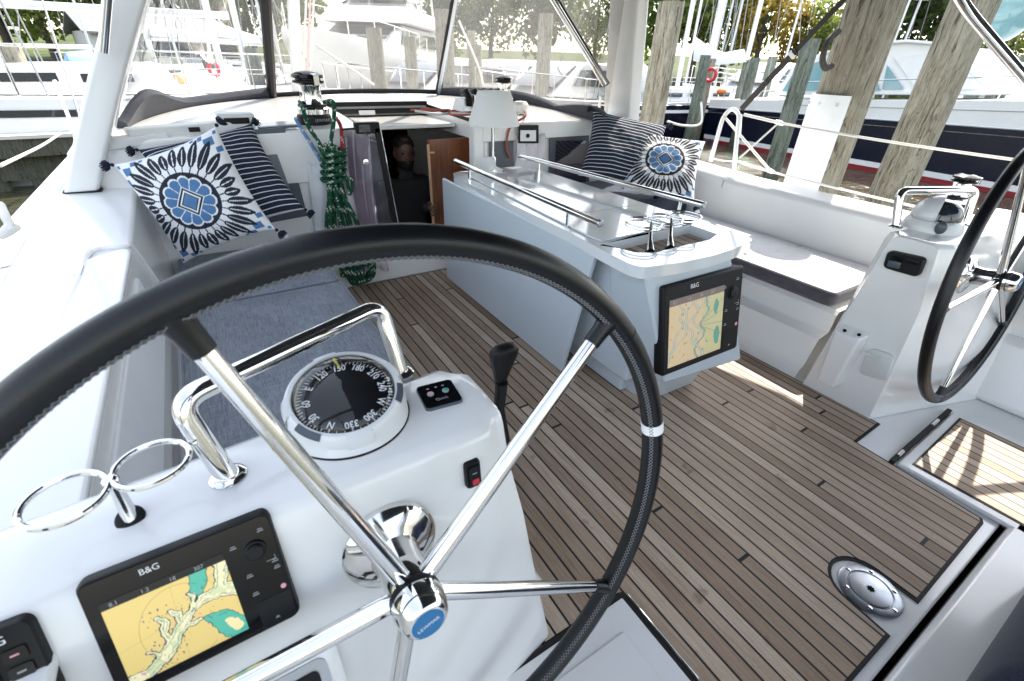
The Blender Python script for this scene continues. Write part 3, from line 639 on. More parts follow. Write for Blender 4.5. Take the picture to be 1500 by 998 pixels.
# keypad lower left
K0 = PLN(0,890,p0,n25); K1 = PLN(66,884,p0,n25); K2 = PLN(88,1010,p0,n25)
kc = (K1+K2)/2 - (TR-TL).normalized()*.05; fk = frame(kc + V(n25)*.008, TR-TL, TR-BR); kh = (K1-K2).length
b = MB(); o = rrect(.10, kh, .012, 4); b.loft([[fk(x,y,-.03) for x,y in o],[fk(x,y,.006) for x,y in o],[fk(x*.96,y*.97,.011) for x,y in o]], True); kp = b.build('autopilot_keypad', M['black'], port, angle=50)
b = MB(); b.text('B&G', fk(.012, kh*.36, .0115), fk(1,0)-fk(0,0), fk(0,1)-fk(0,0), .015); b.build('logo', M['white_ink'], kp, smooth=False)
for i in range(3):
    for j in range(4):
        b = MB(); b.slab([fk(-.03+.029*i+x, kh*.17-.022*j+y, .0112) for x, y in rrect(.022,.016,.003,2)], fk(0,0,.002)-fk(0,0,0)); kb = b.build('key', M['black_gloss'], kp)
        b = MB(); b.slab([fk(-.03+.029*i+x, kh*.17-.022*j+y, .0134) for x, y in ((-.004,-.001),(.004,-.001),(.004,.001),(-.004,.001))], fk(0,0,.0003)-fk(0,0,0)); b.build('key_mark', M['pink'] if (i, j) == (2, 0) else M['dim_ink'], kb, smooth=False)
# --- compass
cc = (Z(420,608,.79)+Z(606,612,.79))/2; cc = Z(512,612,.79); cr = .104
b = MB(); b.lathe([(cr*1.02,.0),(cr*1.02,.003)], cc, seg=64); cp = b.build('compass', M['black'], port)
cax = V((-.06,-.27,1)).normalized(); ct = cc + V((0,0,.046))                 # the bowl is tipped towards the helmsman
cu_ = V((1,0,0)); cu_ = (cu_ - cax*cu_.dot(cax)).normalized(); cv_ = cax.cross(cu_)
tp = lambda r, a, h: ct + (cu_*math.cos(a)+cv_*math.sin(a))*r + cax*h
M['compass_white'] = mat('compass_white', (.70,.71,.71), .3, coat=.2)
b = MB(); NA = 72; an_ = [2*math.pi*k/NA for k in range(NA)]
b.loft([[cc+V((math.cos(a)*cr, math.sin(a)*cr, .002)) for a in an_], [tp(cr*.97,a,-.006) for a in an_], [tp(cr*.965,a,.003) for a in an_], [tp(cr*.935,a,.013) for a in an_], [tp(cr*.88,a,.018) for a in an_], [tp(cr*.82,a,.018) for a in an_], [tp(cr*.805,a,.013) for a in an_], [tp(cr*.80,a,.004) for a in an_]], True, False)
ring = b.build('compass_housing', M['compass_white'], cp, angle=40)
for a0, a1 in ((203,232),(322,346)):
    b = MB(); b.loft([[tp(cr*q, R(t), zz) for q, zz in ((.85,.0182),(.862,.0200),(.94,.0158),(.955,.0115))] for t in range(a0, a1+1, 4)]); b.build('compass_insert', M['grey_panel'], cp)
for a0 in (8, 95, 176, 268):
    b = MB(); b.loft([[tp(cr*q, R(t), zz) for q, zz in ((.835,.0190),(.93,.0165),(.99,.004),(.99,-.012))] for t in range(a0-12, a0+13, 4)]); b.build('compass_tab', M['compass_white'], cp)
b = MB(); b.loft([[tp(cr*q,a,h) for a in an_] for q, h in ((.806,.0165),(.795,.004),(.78,-.006),(.3,-.010),(.01,-.010))], True, False); b.build('compass_bowl', M['black'], cp)
# card: a shallow dome
card = ct + cax*.002; dz = lambda r: .010*(1-(r/(cr*.72))**2)
cb = MB(); cb.lathe([(cr*.79,-.006),(cr*.79,-.0020),(cr*.60,dz(cr*.60)),(cr*.40,dz(cr*.4)),(cr*.2,dz(cr*.2)),(0,dz(0))], card, cax, seg=64); cd = cb.build('compass_card', M['black'], cp)
fv = V((cc.x-EYE.x+.012, cc.y-EYE.y, 0)); fv = (fv - cax*fv.dot(cax)).normalized(); rv = fv.cross(cax)      # far direction and right on the card
def cpt(ang, r, lift=.0006): return card + (fv*math.cos(ang)+rv*math.sin(ang))*r + cax*(dz(r)+lift)
b = MB(); OFF = R(-2)
for d in range(0, 360, 5):
    an = R(d-150) + OFF; l = .0115 if d % 30 == 0 else (.0090 if d % 10 == 0 else .0065); wd = .0014 if d % 30 == 0 else .0010
    r0 = cr*.775; e = wd/r0
    b.face([cpt(an-e, r0), cpt(an+e, r0), cpt(an+e*1.1, r0-l), cpt(an-e*1.1, r0-l)])
b.build('compass_ticks', M['white_ink'], cd, smooth=False)
b = MB()
for d in range(0, 360, 30):
    an = R(d-150) + OFF; out_ = fv*math.cos(an)+rv*math.sin(an); sd = -fv*math.sin(an)+rv*math.cos(an)
    b.text({0:'N',90:'E',180:'180',270:'W'}.get(d, str(d)), card + out_*(cr*.605) + cax*(dz(cr*.605)+.0012), sd, out_, .0185, .0006, cond=.82, bold=.022)
b.build('compass_figures', M['white_ink'], cd, smooth=False)
b = MB(); b.tube([tp(cr*.80, math.atan2(fv.dot(cv_), fv.dot(cu_))+.10, .014), card+fv*cr*.70-rv*.004+cax*.008, card+fv*cr*.60+cax*.007], [.0030,.0024,.0010], 6); b.build('lubber_line', M['yellow_ink'], cp)
b = MB(); b.loft([[tp(cr*q,a,h) for a in an_] for q, h in ((.81,.016),(.77,.024),(.63,.034),(.42,.042),(.2,.045),(.003,.046))], True, False); b.build('compass_dome', M['dome_glass'], cp)
# --- grab rail round the compass
def grab(mx, par):
    # feet on the console, bar leaning forward and up over the compass
    A = V((-.088,.646,.79)); B_ = V((.236,.778,.79)); t1 = V((-.115,.672,.93)); t2 = V((.222,.822,.93))
    P = fillet([A, A.lerp(t1,.5), t1, t1.lerp(t2,.5), t2, B_.lerp(t2,.5), B_], .10, 10); P = [V((mx(p.x),p.y,p.z)) for p in P]
    b = MB(); b.tube(P, .0162, 16); g = b.build('grab_rail', M['chrome'], par)
    for q in (A, B_): b = MB(); b.lathe([(.026,-.001),(.026,.004),(.021,.008),(.0152,.009)], (mx(q.x),q.y,q.z), seg=24); b.build('rail_flange', M['chrome'], g)
grab(PORT, port)
# --- two-ring cup holder on a stalk
foot = PLN(192,760,(-.2,.60,.775),(0,-.5,.86)); junction = X(160,706,-.235)
def cups(foot, junc, cs, rr, rad, par_or_none, name='cup_holder', tilt=(0,0,1)):
    b = MB(); b.lathe([(.017,-.006),(.017,.004),(.012,.006)], foot, (0,-.35,.9), 20); return b
b = MB(); b.lathe([(.017,-.004),(.0175,.004),(.012,.007)], foot, (0,-.5,.86), 20); cpf = b.build('cup_holder', M['black'], port)
zc = foot.z + .075
r1 = (Z(36,748,zc)+Z(150,715,zc))/2; r2 = (Z(164,700,zc)+Z(277,660,zc))/2
rr1 = (Z(27,752,zc)-Z(158,716,zc)).length/2; jn = (r1+r2)/2
rr1 = (r1-r2).length/2-.002
b = MB(); b.tube(catmull([foot, foot.lerp(jn,.35)+V((0,.004,.004)), foot.lerp(jn,.75)+V((0,.004,.006)), jn], 6), [.010-.0040*k/18 for k in range(19)], 12); b.torus(r1, (0,0,1), rr1, .0042, 56, 10); b.torus(r2, (0,0,1), rr1, .0042, 56, 10); b.ell(jn, .010, .010, .006, 12, 8); b.build('cup_rings', M['chrome'], cpf)
# --- engine panel: black pad with a red and a green button
T0, T1, T2 = Z(612,572,.79), Z(660,560,.79), Z(625,606,.79); fe = frame((T1+T2)/2, T1-T0, T0-T2); we, he = .072, .072
b = MB(); o = rrect(we, he, .008, 4); b.loft([[fe(x,y,-.002) for x,y in o],[fe(x,y,.008) for x,y in o]], True); ep = b.build('engine_panel', M['grey_panel'], port)
b = MB(); b.slab([fe(x*.97,y*.97,.0082) for x,y in o], (0,0,.0018)); b.build('panel_face', M['black_gloss'], ep)
for x, mt in ((-.016,'pink'),(.014,'green_lens')):
    b = MB(); b.lathe([(.0065,0),(.0065,.002),(.004,.003),(0,.003)], fe(x,.002,.0101), seg=18); k = b.build('button', M['dim_ink'], ep); b = MB(); b.lathe([(.0045,.003),(.0045,.0036),(0,.004)], fe(x,.002,.0101), seg=16); b.build('lens', M[mt], k)
b = MB(); b.text('Quick', fe(0,-.018,.0101), fe(1,0)-fe(0,0), fe(0,1)-fe(0,0), .010)
for q, mt in ((-.016,0),(0,0),(.014,0)): b.slab([fe(q+x,.02+y,.0101) for x,y in rrect(.005,.003,.001,1)], (0,0,.0003))
b.build('panel_mark', M['dim_ink'], ep, smooth=False)
# --- rocker switch on the aft face
nf = V((.0,-1,.14)).normalized(); rc = PLN(691,692,(.3,.535,.73),nf); fs = frame(rc, (1,0,0), (0,.14,1))
b = MB(); o = rrect(.030, .056, .006, 3); b.loft([[fs(x,y,-.01) for x,y in o],[fs(x,y,.006) for x,y in o],[fs(x*.9,y*.94,.009) for x,y in o]], True); rs = b.build('rocker_switch', M['black'], port)
b = MB(); b.slab([fs(x,y,.0092) for x,y in rrect(.021,.040,.003,2)], nf*.003); rk = b.build('rocker', M['black_gloss'], rs)
b = MB(); b.slab([fs(x+.001,y-.013,.0125) for x,y in rrect(.013,.012,.002,2)], nf*.0008); b.build('red_tab', M['red'], rs)
b = MB(); b.slab([fs(x,y+.006,.0125) for x,y in rrect(.009,.0015,.0005,1)], nf*.0005); b.build('mark', M['dim_ink'], rs)
# --- throttle lever on the inboard cheek
b = MB(); tx = .395; b.lathe([(.030,-.03),(.030,.004),(.022,.010),(.016,.02)], (.365,.60,.62), (1,0,0), 20)
T_ = lambda px, py: X(px, py, tx)
b.tube([V((tx,.605,.60)), T_(731,600), T_(735,560)], [.013,.012,.013], 10); tb = b.build('throttle_lever', M['black'], port)
b = MB(); top = T_(739,512); mid = T_(733,556); d = (top-mid).normalized(); sdv = V((1,0,0)); nrm = d.cross(sdv)
b.loft([[mid + d*l + sdv*(a*wx) + nrm*(c*wy) for a, c in ((-1,-.6),(-.6,-1),(.6,-1),(1,-.6),(1,.6),(.6,1),(-.6,1),(-1,.6))] for l, wx, wy in ((-.015,.009,.008),(0,.011,.010),((top-mid).length*.45,.020,.012),((top-mid).length*.8,.0275,.0135),((top-mid).length*.98,.0275,.0135),((top-mid).length*1.08,.022,.011),((top-mid).length*1.12,.010,.006))], True); b.build('lever_grip', M['black'], tb, angle=50)
b = MB(); b.lathe([(.006,0),(.005,.006),(0,.008)], X(737,637,.40), (1,0,0), 12); b.build('trim_button', M['red'], tb)
# --- recessed switch box under the wheel
f0 = PLN(430,985,(.05,.44,.5),(0,-.93,.36)); fb = frame(f0, (1,0,0), (0,.36,.93))
b = MB(); o = rrect(.13,.12,.02,4); b.loft([[fb(x,y-.03,0) for x,y in o],[fb(x,y-.03,.008) for x,y in o],[fb(x*.93,y*.93-.03,.011) for x,y in o]], True); ib = b.build('socket_plate', M['gelcoat'], port)
b = MB(); b.slab([fb(x*.7,y*.7-.03,.0115) for x,y in o], fb(0,0,.002)-fb(0,0,0)); b.build('socket_cover', M['steel'], ib); b = MB(); b.slab([fb(x*.5,y*.5-.035,.0138) for x,y in o], fb(0,0,.002)-fb(0,0,0)); b.build('socket', M['black'], ib)
# --- starboard console
stb = thing('helm_console', (2.56,.6,0), 'white helm console on the starboard side with black pouch and smoked compass', 'helm console', 'twin helm consoles')
helm_body(STBD, .03).build('body', M['gelcoat'], stb, angle=50)
grab(STBD, stb)
cs = V((STBD(.114), cc.y, .79))
b = MB(); b.lathe([(cr*1.02,0),(cr*1.02,.008),(cr*.98,.022),(cr*.90,.040),(cr*.80,.046),(cr*.76,.03),(0,.02)], cs, seg=56); c2 = b.build('compass', M['compass_white'], stb)
b = MB(); b.lathe([(cr*.80,.042),(cr*.79,.068),(cr*.69,.093),(cr*.47,.113),(cr*.2,.121),(0,.122)], cs, seg=48); b.build('compass_dome', M['smoke_dome'], c2)
b = MB(); rows = [[cs+V((math.cos(R(t))*cr*.88*math.cos(R(e)), math.sin(R(t))*cr*.88*math.cos(R(e)), 0.045+cr*.88*math.sin(R(e)))) for e in range(0, 91, 10)] for t in range(75, 196, 10)]; b.loft(rows); hd = b.build('compass_hood', M['compass_white'], c2); m_ = hd.modifiers.new('thick', 'SOLIDIFY'); m_.thickness = .004
b = MB(); b.ell(cs+V((-cr*.90,-.055,.030)), .014, .020, .026, 14, 10); b.build('hood_knob', M['grey_panel'], c2)
pn = V((-1,0,.03)).normalized()
def closed3(P, r=.02, n=5):
    out = []; m = len(P)
    for i in range(m):
        a, c, e = P[i-1], P[i], P[(i+1) % m]; u = (a-c); w = (e-c); t = min(r, u.length*.45, w.length*.45); u.normalize(); w.normalize()
        for k in range(n+1): q = k/n; out.append((1-q)**2*(c+u*t)+2*q*(1-q)*c+q*q*(c+w*t))
    return out
def pad(q, th, name, mt, par, r=.02, base=.012):
    b = MB(); o = closed3(q, r); ctr = sum(o, V())/len(o); b.loft([[p-pn*base for p in o], [p+pn*th*.7 for p in o], [ctr+(p-ctr)*.93+pn*th for p in o]], True); return b.build(name, mt, par, angle=50)
CX = 2.300; CL = 2.282
q = [X(*p, CX) for p in ((1303,366),(1359,378),(1347,406),(1295,391))]; po = pad(q, .022, 'pouch', M['black'], stb)
q2 = [X(*p, CX)+pn*.022 for p in ((1309,373),(1352,382),(1349,388),(1306,379))]; pad(q2, .005, 'pouch_flap', M['black_gloss'], po, .006, .001)
q2 = [X(*p, CX)+pn*.022 for p in ((1306,380),(1324,384),(1321,393),(1303,389))]; pad(q2, .004, 'pouch_badge', M['grey_panel'], po, .004, .001)
base_ = [X(*p, CL) for p in ((1234,474),(1272,487),(1274,493),(1236,562),(1205,549))]; tp_ = [X(*p, CL)+pn*.045 for p in ((1229,482),(1258,492),(1266,494),(1226,566),(1203,554))]
b = MB(); b.loft([[p-pn*.01 for p in base_], tp_], True); hk = b.build('winch_handle_pocket', M['gelcoat'], stb, bevel=.010, segs=3)
for p in ((1243,482),(1251,492),(1264,488)): b = MB(); b.lathe([(.008,0),(.007,.004),(0,.005)], X(*p, CL)+pn*.034, pn, 12); b.build('screw', M['black'], hk)
q = [X(*p, CL) for p in ((1274,509),(1311,521),(1299,558),(1258,547))]; ld = pad(q, .010, 'shower_cover', M['pale_plastic'], stb, .03)
b = MB(); 
for p, w in (((1268,516),(1279,519)),((1291,523),(1301,527))): b = MB(); b.bar(X(*p,CL)+pn*.012, X(*w,CL)+pn*.012, .006, .008); b.build('cover_hinge', M['gelcoat'], ld)

# --- the wheels
def wheel(name, C, label, band=True):
    w_ = thing(name, C, label, 'steering wheel', 'twin steering wheels'); C = V(C); tl = R(7.9); n = V((0,-math.cos(tl),math.sin(tl))); a = V((1,0,0)); bb = V((0,math.sin(tl),math.cos(tl)))
    Rr = .52; rt = .0205; pt = lambda t, r=Rr, z=0.: C + a*math.cos(t)*r + bb*math.sin(t)*r + n*z
    b = MB(); NS = 160; b.tube([pt(2*math.pi*k/NS) for k in range(NS)], rt, 16, True); rim = b.build('rim', M['leather'], w_)
    b = MB()                                                          # cross stitching along the inside of the rim
    K = 420
    zig = []; zag = []
    for k in range(K):
        t = 2*math.pi*k/K; s = 1 if k % 2 else -1; u = (a*math.cos(t)+bb*math.sin(t))
        for lst, q in ((zig, s), (zag, -s)):
            al = R(142) + R(10)*q; lst.append(C + u*(Rr + math.cos(al)*(rt+.0008)) + n*(math.sin(al)*(rt+.0008)))
    b.tube(zig, .0009, 5, True); b.tube(zag, .0009, 5, True); b.build('stitching', M['thread'], rim)
    for sg in (36, 98, 250): b = MB(); b.tube([pt(R(sg)-.004), pt(R(sg)+.004)], rt*1.03, 16); b.build('leather_seam', M['leather'], rim)
    if band:
        b = MB(); t0 = R(9.5); b.tube([pt(t0+k*.011) for k in range(-2,3)], rt*1.05, 18); b.build('white_band', M['white_ink'], rim)
    hubz = -.02
    for deg in (109, 41.5, -36, -105, 182):
        t = R(deg); u = a*math.cos(t)+bb*math.sin(t); b = MB()
        b.tube([C + u*.035 + n*.012, C + u*.12 + n*.010, C + u*(Rr-.06), C + u*(Rr-.012)], [.0145,.0145,.0115,.0108], 14); sp_ = b.build('spoke', M['chrome'], w_)
        b = MB(); b.tube([C+u*(Rr-.055), C+u*(Rr-.03), C+u*(Rr-.005)], [.0135,.0145,.019], 14); b.build('spoke_sleeve', M['leather'], sp_)
    b = MB(); b.lathe([(.020,-.16),(.020,-.03),(.036,-.025),(.038,.018),(.036,.022)], C, n, 32); hb = b.build('hub', M['chrome'], w_)
    b = MB(); b.lathe([(.0385,.018),(.0395,.022),(.0395,.030),(.037,.032)], C, n, 32); b.build('hub_groove', M['black'], hb)
    b = MB(); b.lathe([(.039,.030),(.0405,.040),(.0385,.050),(.034,.066),(.028,.072),(.024,.073)], C, n, 40); b.build('hub_cap', M['chrome'], hb)
    b = MB(); b.lathe([(.0245,.0725),(.0235,.0745),(0,.0745)], C, n, 36); bd = b.build('hub_badge', M['blue_badge'], hb)
    b = MB(); b.text('LEWMAR', C + n*.0748, V((.95,0,.0))+bb*.25, bb-V((.25,0,0)), .0085); b.build('badge_lettering', M['white_ink'], bd, smooth=False)
    b = MB(); b.lathe([(.080,-.098),(.080,-.086),(.074,-.078),(.052,-.070),(.040,-.064),(.036,-.045),(.034,-.02)], C, n, 40); b.build('shaft_flange', M['chrome'], hb)
    return w_
wheel('steering_wheel', (.105,.424,.659), 'large black leather steering wheel filling the left foreground, white band on its rim')
wheel('steering_wheel', (2.555,.424,.659), 'smaller-looking black steering wheel at the right edge, in front of the starboard console')
# --- cockpit table
zt = .735
tb = thing('cockpit_table', (1.55,1.9,0), 'glossy grey cockpit table with steel rails and a folded side leaf', 'cockpit table')
out = [(1.26,2.64),(1.30,2.745),(1.345,2.765),(1.76,2.765),(1.805,2.745),(1.868,2.60),(1.885,1.40),(1.895,1.13),(1.872,1.055),(1.70,1.022),(1.55,1.012),(1.38,1.022),(1.225,1.052),(1.206,1.10),(1.215,1.28),(1.235,1.50)]
out = [(p.x,p.y) for p in fillet([V((*q,0)) for q in out+[out[0]]], .02, 3)][:-1]
well = [(1.375,1.318),(1.375,1.150),(1.80,1.150),(1.80,1.318)]
well = [(1.262,1.305),(1.310,1.175),(1.372,1.142),(1.70,1.142),(1.795,1.175),(1.795,1.318)]
# the deck of the table is laid in strips round the bottle well
b = MB(); bm = b.bm
import mathutils.geometry as mg
def holed(b, outer, holes, z0, z1):
    loops = [outer]+holes
    pts2 = [V((p[0],p[1],0)) for l in loops for p in l]
    tri = mg.tessellate_polygon([[V((p[0],p[1],0)) for p in l] for l in loops])
    lo = [b.bm.verts.new((p.x,p.y,z0)) for p in pts2]; hi = [b.bm.verts.new((p.x,p.y,z1)) for p in pts2]
    for t in tri:
        for vs in ([hi[i] for i in t], [lo[i] for i in t[::-1]]):
            try: b.bm.faces.new(vs)
            except ValueError: pass
    k = 0
    for l in loops:
        n = len(l)
        for i in range(n): b.bm.faces.new([lo[k+i], lo[k+(i+1)%n], hi[k+(i+1)%n], hi[k+i]])
        k += n
holed(b, out, [well], zt-.045, zt); ttop = b.build('table_top', M['table_top'], tb, bevel=.006, segs=3, weld=0)
b = MB(); ir = [(1.335,2.60),(1.34,2.615),(1.76,2.615),(1.80,2.50),(1.815,1.325),(1.27,1.325),(1.262,1.40)]; b.prism(ir, zt+.001, zt+.008); b.build('lid', M['table_top'], tb, bevel=.004, segs=2)
b = MB(); b.bar((1.34,1.66,zt+.0082),(1.80,1.66,zt+.0082),.004,.001); b.build('lid_seam', M['seam_grey'], tb)
b = MB(); b.prism(grow(well, .004)[::1], zt-.052, zt-.040); b.build('bottle_well', M['teak_inlay'], tb)
# rails on posts
for xa, xb, pa, pb in ((1.301,1.255,(1.305,2.527),(1.266,1.543)), (1.763,1.873,(1.778,2.493),(1.862,1.451))):
    b = MB(); b.tube([(xa,2.70,.812),(xb,1.33,.812)], .0145, 16); rl = b.build('hand_rail', M['chrome'], tb)
    for q in (pa, pb): b = MB(); b.tube([(*q,zt),(*q,.803)], .0085, 12); b.lathe([(.013,.0),(.013,.004),(.009,.006)], (*q,zt), seg=16); b.build('rail_post', M['chrome'], rl)
    for y, s, x in ((2.70,1,xa),(1.33,-1,xb)): b = MB(); b.lathe([(.0152,-.004),(.0152,.002),(.012,.005),(0,.006)], (x,y,.812), (0,s,0), 18); b.build('end_cap', M['steel'], rl)
# centre box below, with hinge posts
b = MB(); b.hexa([(1.36,1.15,.12),(1.80,1.15,.12),(1.80,2.66,.12),(1.36,2.66,.12),(1.31,1.10,.69),(1.82,1.10,.69),(1.82,2.70,.69),(1.31,2.70,.69)]); b.box((1.42,1.22,-.002),(1.72,2.5,.12)); b.build('centre_box', M['grey_gelcoat'], tb, bevel=.015, segs=3)
for y in (1.68,2.38):
    b = MB(); b.box((1.290,y-.02,.60),(1.302,y+.02,.69)); hp = b.build('leaf_hinge', M['chrome'], tb, bevel=.003); b = MB(); b.box((1.303,y-.055,.60),(1.309,y-.022,.69)); b.build('hinge_plate', M['black'], hp)
b = MB(); b.slab([(1.262,2.775,.705),(1.262,1.318,.695),(1.262,1.455,.035),(1.262,2.775,.035)], (-.024,0,0)); b.build('folded_leaf', M['grey_gelcoat'], tb, bevel=.008, segs=3)
# aft console carrying the big plotter
b = MB()
bt = [X(967,571,1.36), None]
A0, A1 = Y(925,415,1.03), Y(1072,384,1.03); 
b.hexa([(1.375,.955,.235),(1.865,.935,.205),(1.86,1.30,.16),(1.375,1.30,.16),(1.25,1.06,.69),(1.74,1.05,.69),(1.76,1.30,.69),(1.30,1.30,.69)])
b.build('plotter_console', M['grey_gelcoat'], tb, bevel=.012, segs=3)
b = MB(); b.hexa([(1.47,1.10,-.002),(1.78,1.09,-.002),(1.84,1.3,-.002),(1.45,1.3,-.002),(1.43,1.05,.20),(1.80,1.04,.18),(1.80,1.3,.18),(1.43,1.3,.18)]); b.build('console_foot', M['grey_gelcoat'], tb, bevel=.01)

# the plotter on the sloping aft face of that console
ca0, ca1, ca2 = V((1.375,.955,.235)), V((1.865,.935,.205)), V((1.25,1.06,.69)); nf_ = (ca1-ca0).cross(ca2-ca0).normalized(); nf_ = nf_ if nf_.y < 0 else -nf_
p0_ = ca0 + nf_*.004
TL, TR, BR, BLc = (PLN(*q, p0_, nf_) for q in ((956,426),(1071,393),(1086,502),(974,544)))
ux_ = ((TR-TL)+(BR-BLc)).normalized(); w = ((TR-TL).length+(BR-BLc).length)/2; h = ((TR-BR).length+(TL-BLc).length)/2
ft = frame((TL+TR+BR+BLc)/4 + nf_*.006, ux_, (TL-BLc)+(TR-BR))
plotter(ft, w, h, tb, land_chart, 'screen_dim', -w*.095, -h*.04, w*.68, h*.76, (170,170))
# drink rings on two stalks over the well
f1, f2 = V((1.44,1.215,.6965)), V((1.548,1.208,.6965))
zc_ = .80
R3 = [Z(943,326,zc_), Z(974,321,zc_), Z(1002,316,zc_)]
rr_ = (Z(965,324,zc_)-Z(921,329,zc_)).length/2*.98
cuproot = thing('drink_holder', f1, 'chrome holder of three drink rings standing in the table well', 'drink holder')
for k, (f_, a_) in enumerate(((f1, R3[0].lerp(R3[1],.35)), (f2, R3[1].lerp(R3[2],.35)))):
    b = MB(); b.lathe([(.022,0),(.022,.006),(.015,.012)], f_, seg=20); ft_ = b.build('foot', M['black'], cuproot)
    b = MB(); b.tube([f_+V((0,0,.008)), f_.lerp(a_,.5)+V((0,0,-.01)), a_+V((0,0,-.004))], [.017,.009,.006], 12); b.build('stalk', M['chrome'], cuproot)
for c_ in R3:
    b = MB(); b.torus(c_, (0,0,1), rr_, .0038, 48, 8); b.torus(c_+V((0,0,-.012)), (0,0,1), rr_*.985, .0030, 48, 8); b.build('ring', M['chrome'], cuproot)
# ================================================================== cushions, pillows, canvas, gear
def cushion(name, pts, z0, z1, mt, label, rad=.02, puff=.008, pipe=True, mi_top=None, group='seat cushions'):
    ob = thing(name, (pts[0][0], pts[0][1], z0), label, 'cushion', group)
    b = MB(); n = len(pts); P = fillet_closed(pts, .05)
    c = sum(P, V())/len(P); b.mi = 0
    rings = [(1,z0+.006,-.012),(1,z0+.02,0),(1,z1-.022,0),(1,z1-.008,-.005),(1,z1,-.016)]
    rows = []
    for _, z, d in rings: rows.append([V((x,y,z)) for x,y in grow([(p.x,p.y) for p in P], d)])
    b.loft(rows, True, False)
    inner = rows[-1]
    for k, h in ((.85,puff*.5),(.55,puff),(.2,puff*1.1)):
        nx = [V((c.x+(p.x-c.x)*k, c.y+(p.y-c.y)*k, z1+h)) for p in inner]; b.mi = 1 if mi_top else 0; b.loft([rows[-1], nx], True, False); rows.append(nx)
    b.face(rows[-1]); b.mi = 0; b.face(rows[0])
    pc = b.build('cover', [mt, mi_top] if mi_top else mt, ob, angle=60)
    if pipe:
        b = MB(); b.tube([V((x,y,z1-.006)) for x,y in grow([(p.x,p.y) for p in P], -.004)], .0045, 8, True); b.build('piping', mt, pc)
    return ob
def fillet_closed(pts, r):
    Q = [V((*p[:2],0)) for p in pts]; out = []; n = len(Q)
    for i in range(n):
        a, b_, c = Q[i-1], Q[i], Q[(i+1) % n]; u = (a-b_); w = (c-b_); lu, lw = u.length, w.length; u.normalize(); w.normalize(); t = min(r, lu*.4, lw*.4)
        for k in range(7): s = k/6; out.append((1-s)**2*(b_+u*t)+2*s*(1-s)*b_+s*s*(b_+w*t))
    return out
cushion('seat_cushion', [(-.252,.75),(.445,.75),(.445,2.285),(-.252,2.285)], .285, .37, M['denim'], 'long blue-grey woven seat cushion on the port settee, partly behind the wheel rim')
cushion('seat_cushion', [(-.252,2.30),(.44,2.30),(.44,2.985),(-.252,2.985)], .285, .37, M['denim'], 'short blue-grey seat cushion at the forward end of the port settee, under the pillows')
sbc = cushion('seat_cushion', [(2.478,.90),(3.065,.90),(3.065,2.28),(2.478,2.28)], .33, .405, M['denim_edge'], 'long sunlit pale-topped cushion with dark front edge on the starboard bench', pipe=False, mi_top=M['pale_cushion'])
b = MB(); b.tube([(2.50,1.40,.4075),(2.78,1.40,.412),(3.05,1.40,.4075)], .0025, 6); b.build('seam', M['seam_grey'], sbc)
cushion('seat_cushion', [(2.40,2.30),(3.06,2.30),(3.06,2.985),(2.40,2.985)], .33, .52, M['navy_cloth'], 'dark navy cushion under the two pillows in the starboard forward corner', pipe=False)
# helmsman's seat and its dark cushion, bottom right
sc_ = thing('seat_cushion', (1.5,-.4,.012), 'dark blue padded helm seat cushion cut off by the lower right corner', 'cushion', 'seat cushions')
b = MB(); rows = []
for z, d in ((.013,-.02),(.05,.0),(.2,.012),(.34,.008),(.385,-.015),(.41,-.05)): rows.append([V((x,y,z)) for x,y in grow([(p.x,p.y) for p in fillet_closed([(1.055,-.95),(1.9,-.95),(1.9,-.150),(1.055,-.150)], .06)], d)])
b.loft(rows, True); cv = b.build('cover', M['denim_edge'], sc_, angle=60); cv.data.materials[0] = M['navy_cloth']
b = MB(); b.tube([p+V((0,0,.0)) for p in rows[4]], .006, 8, True); b.build('piping', M['denim_edge'], cv)

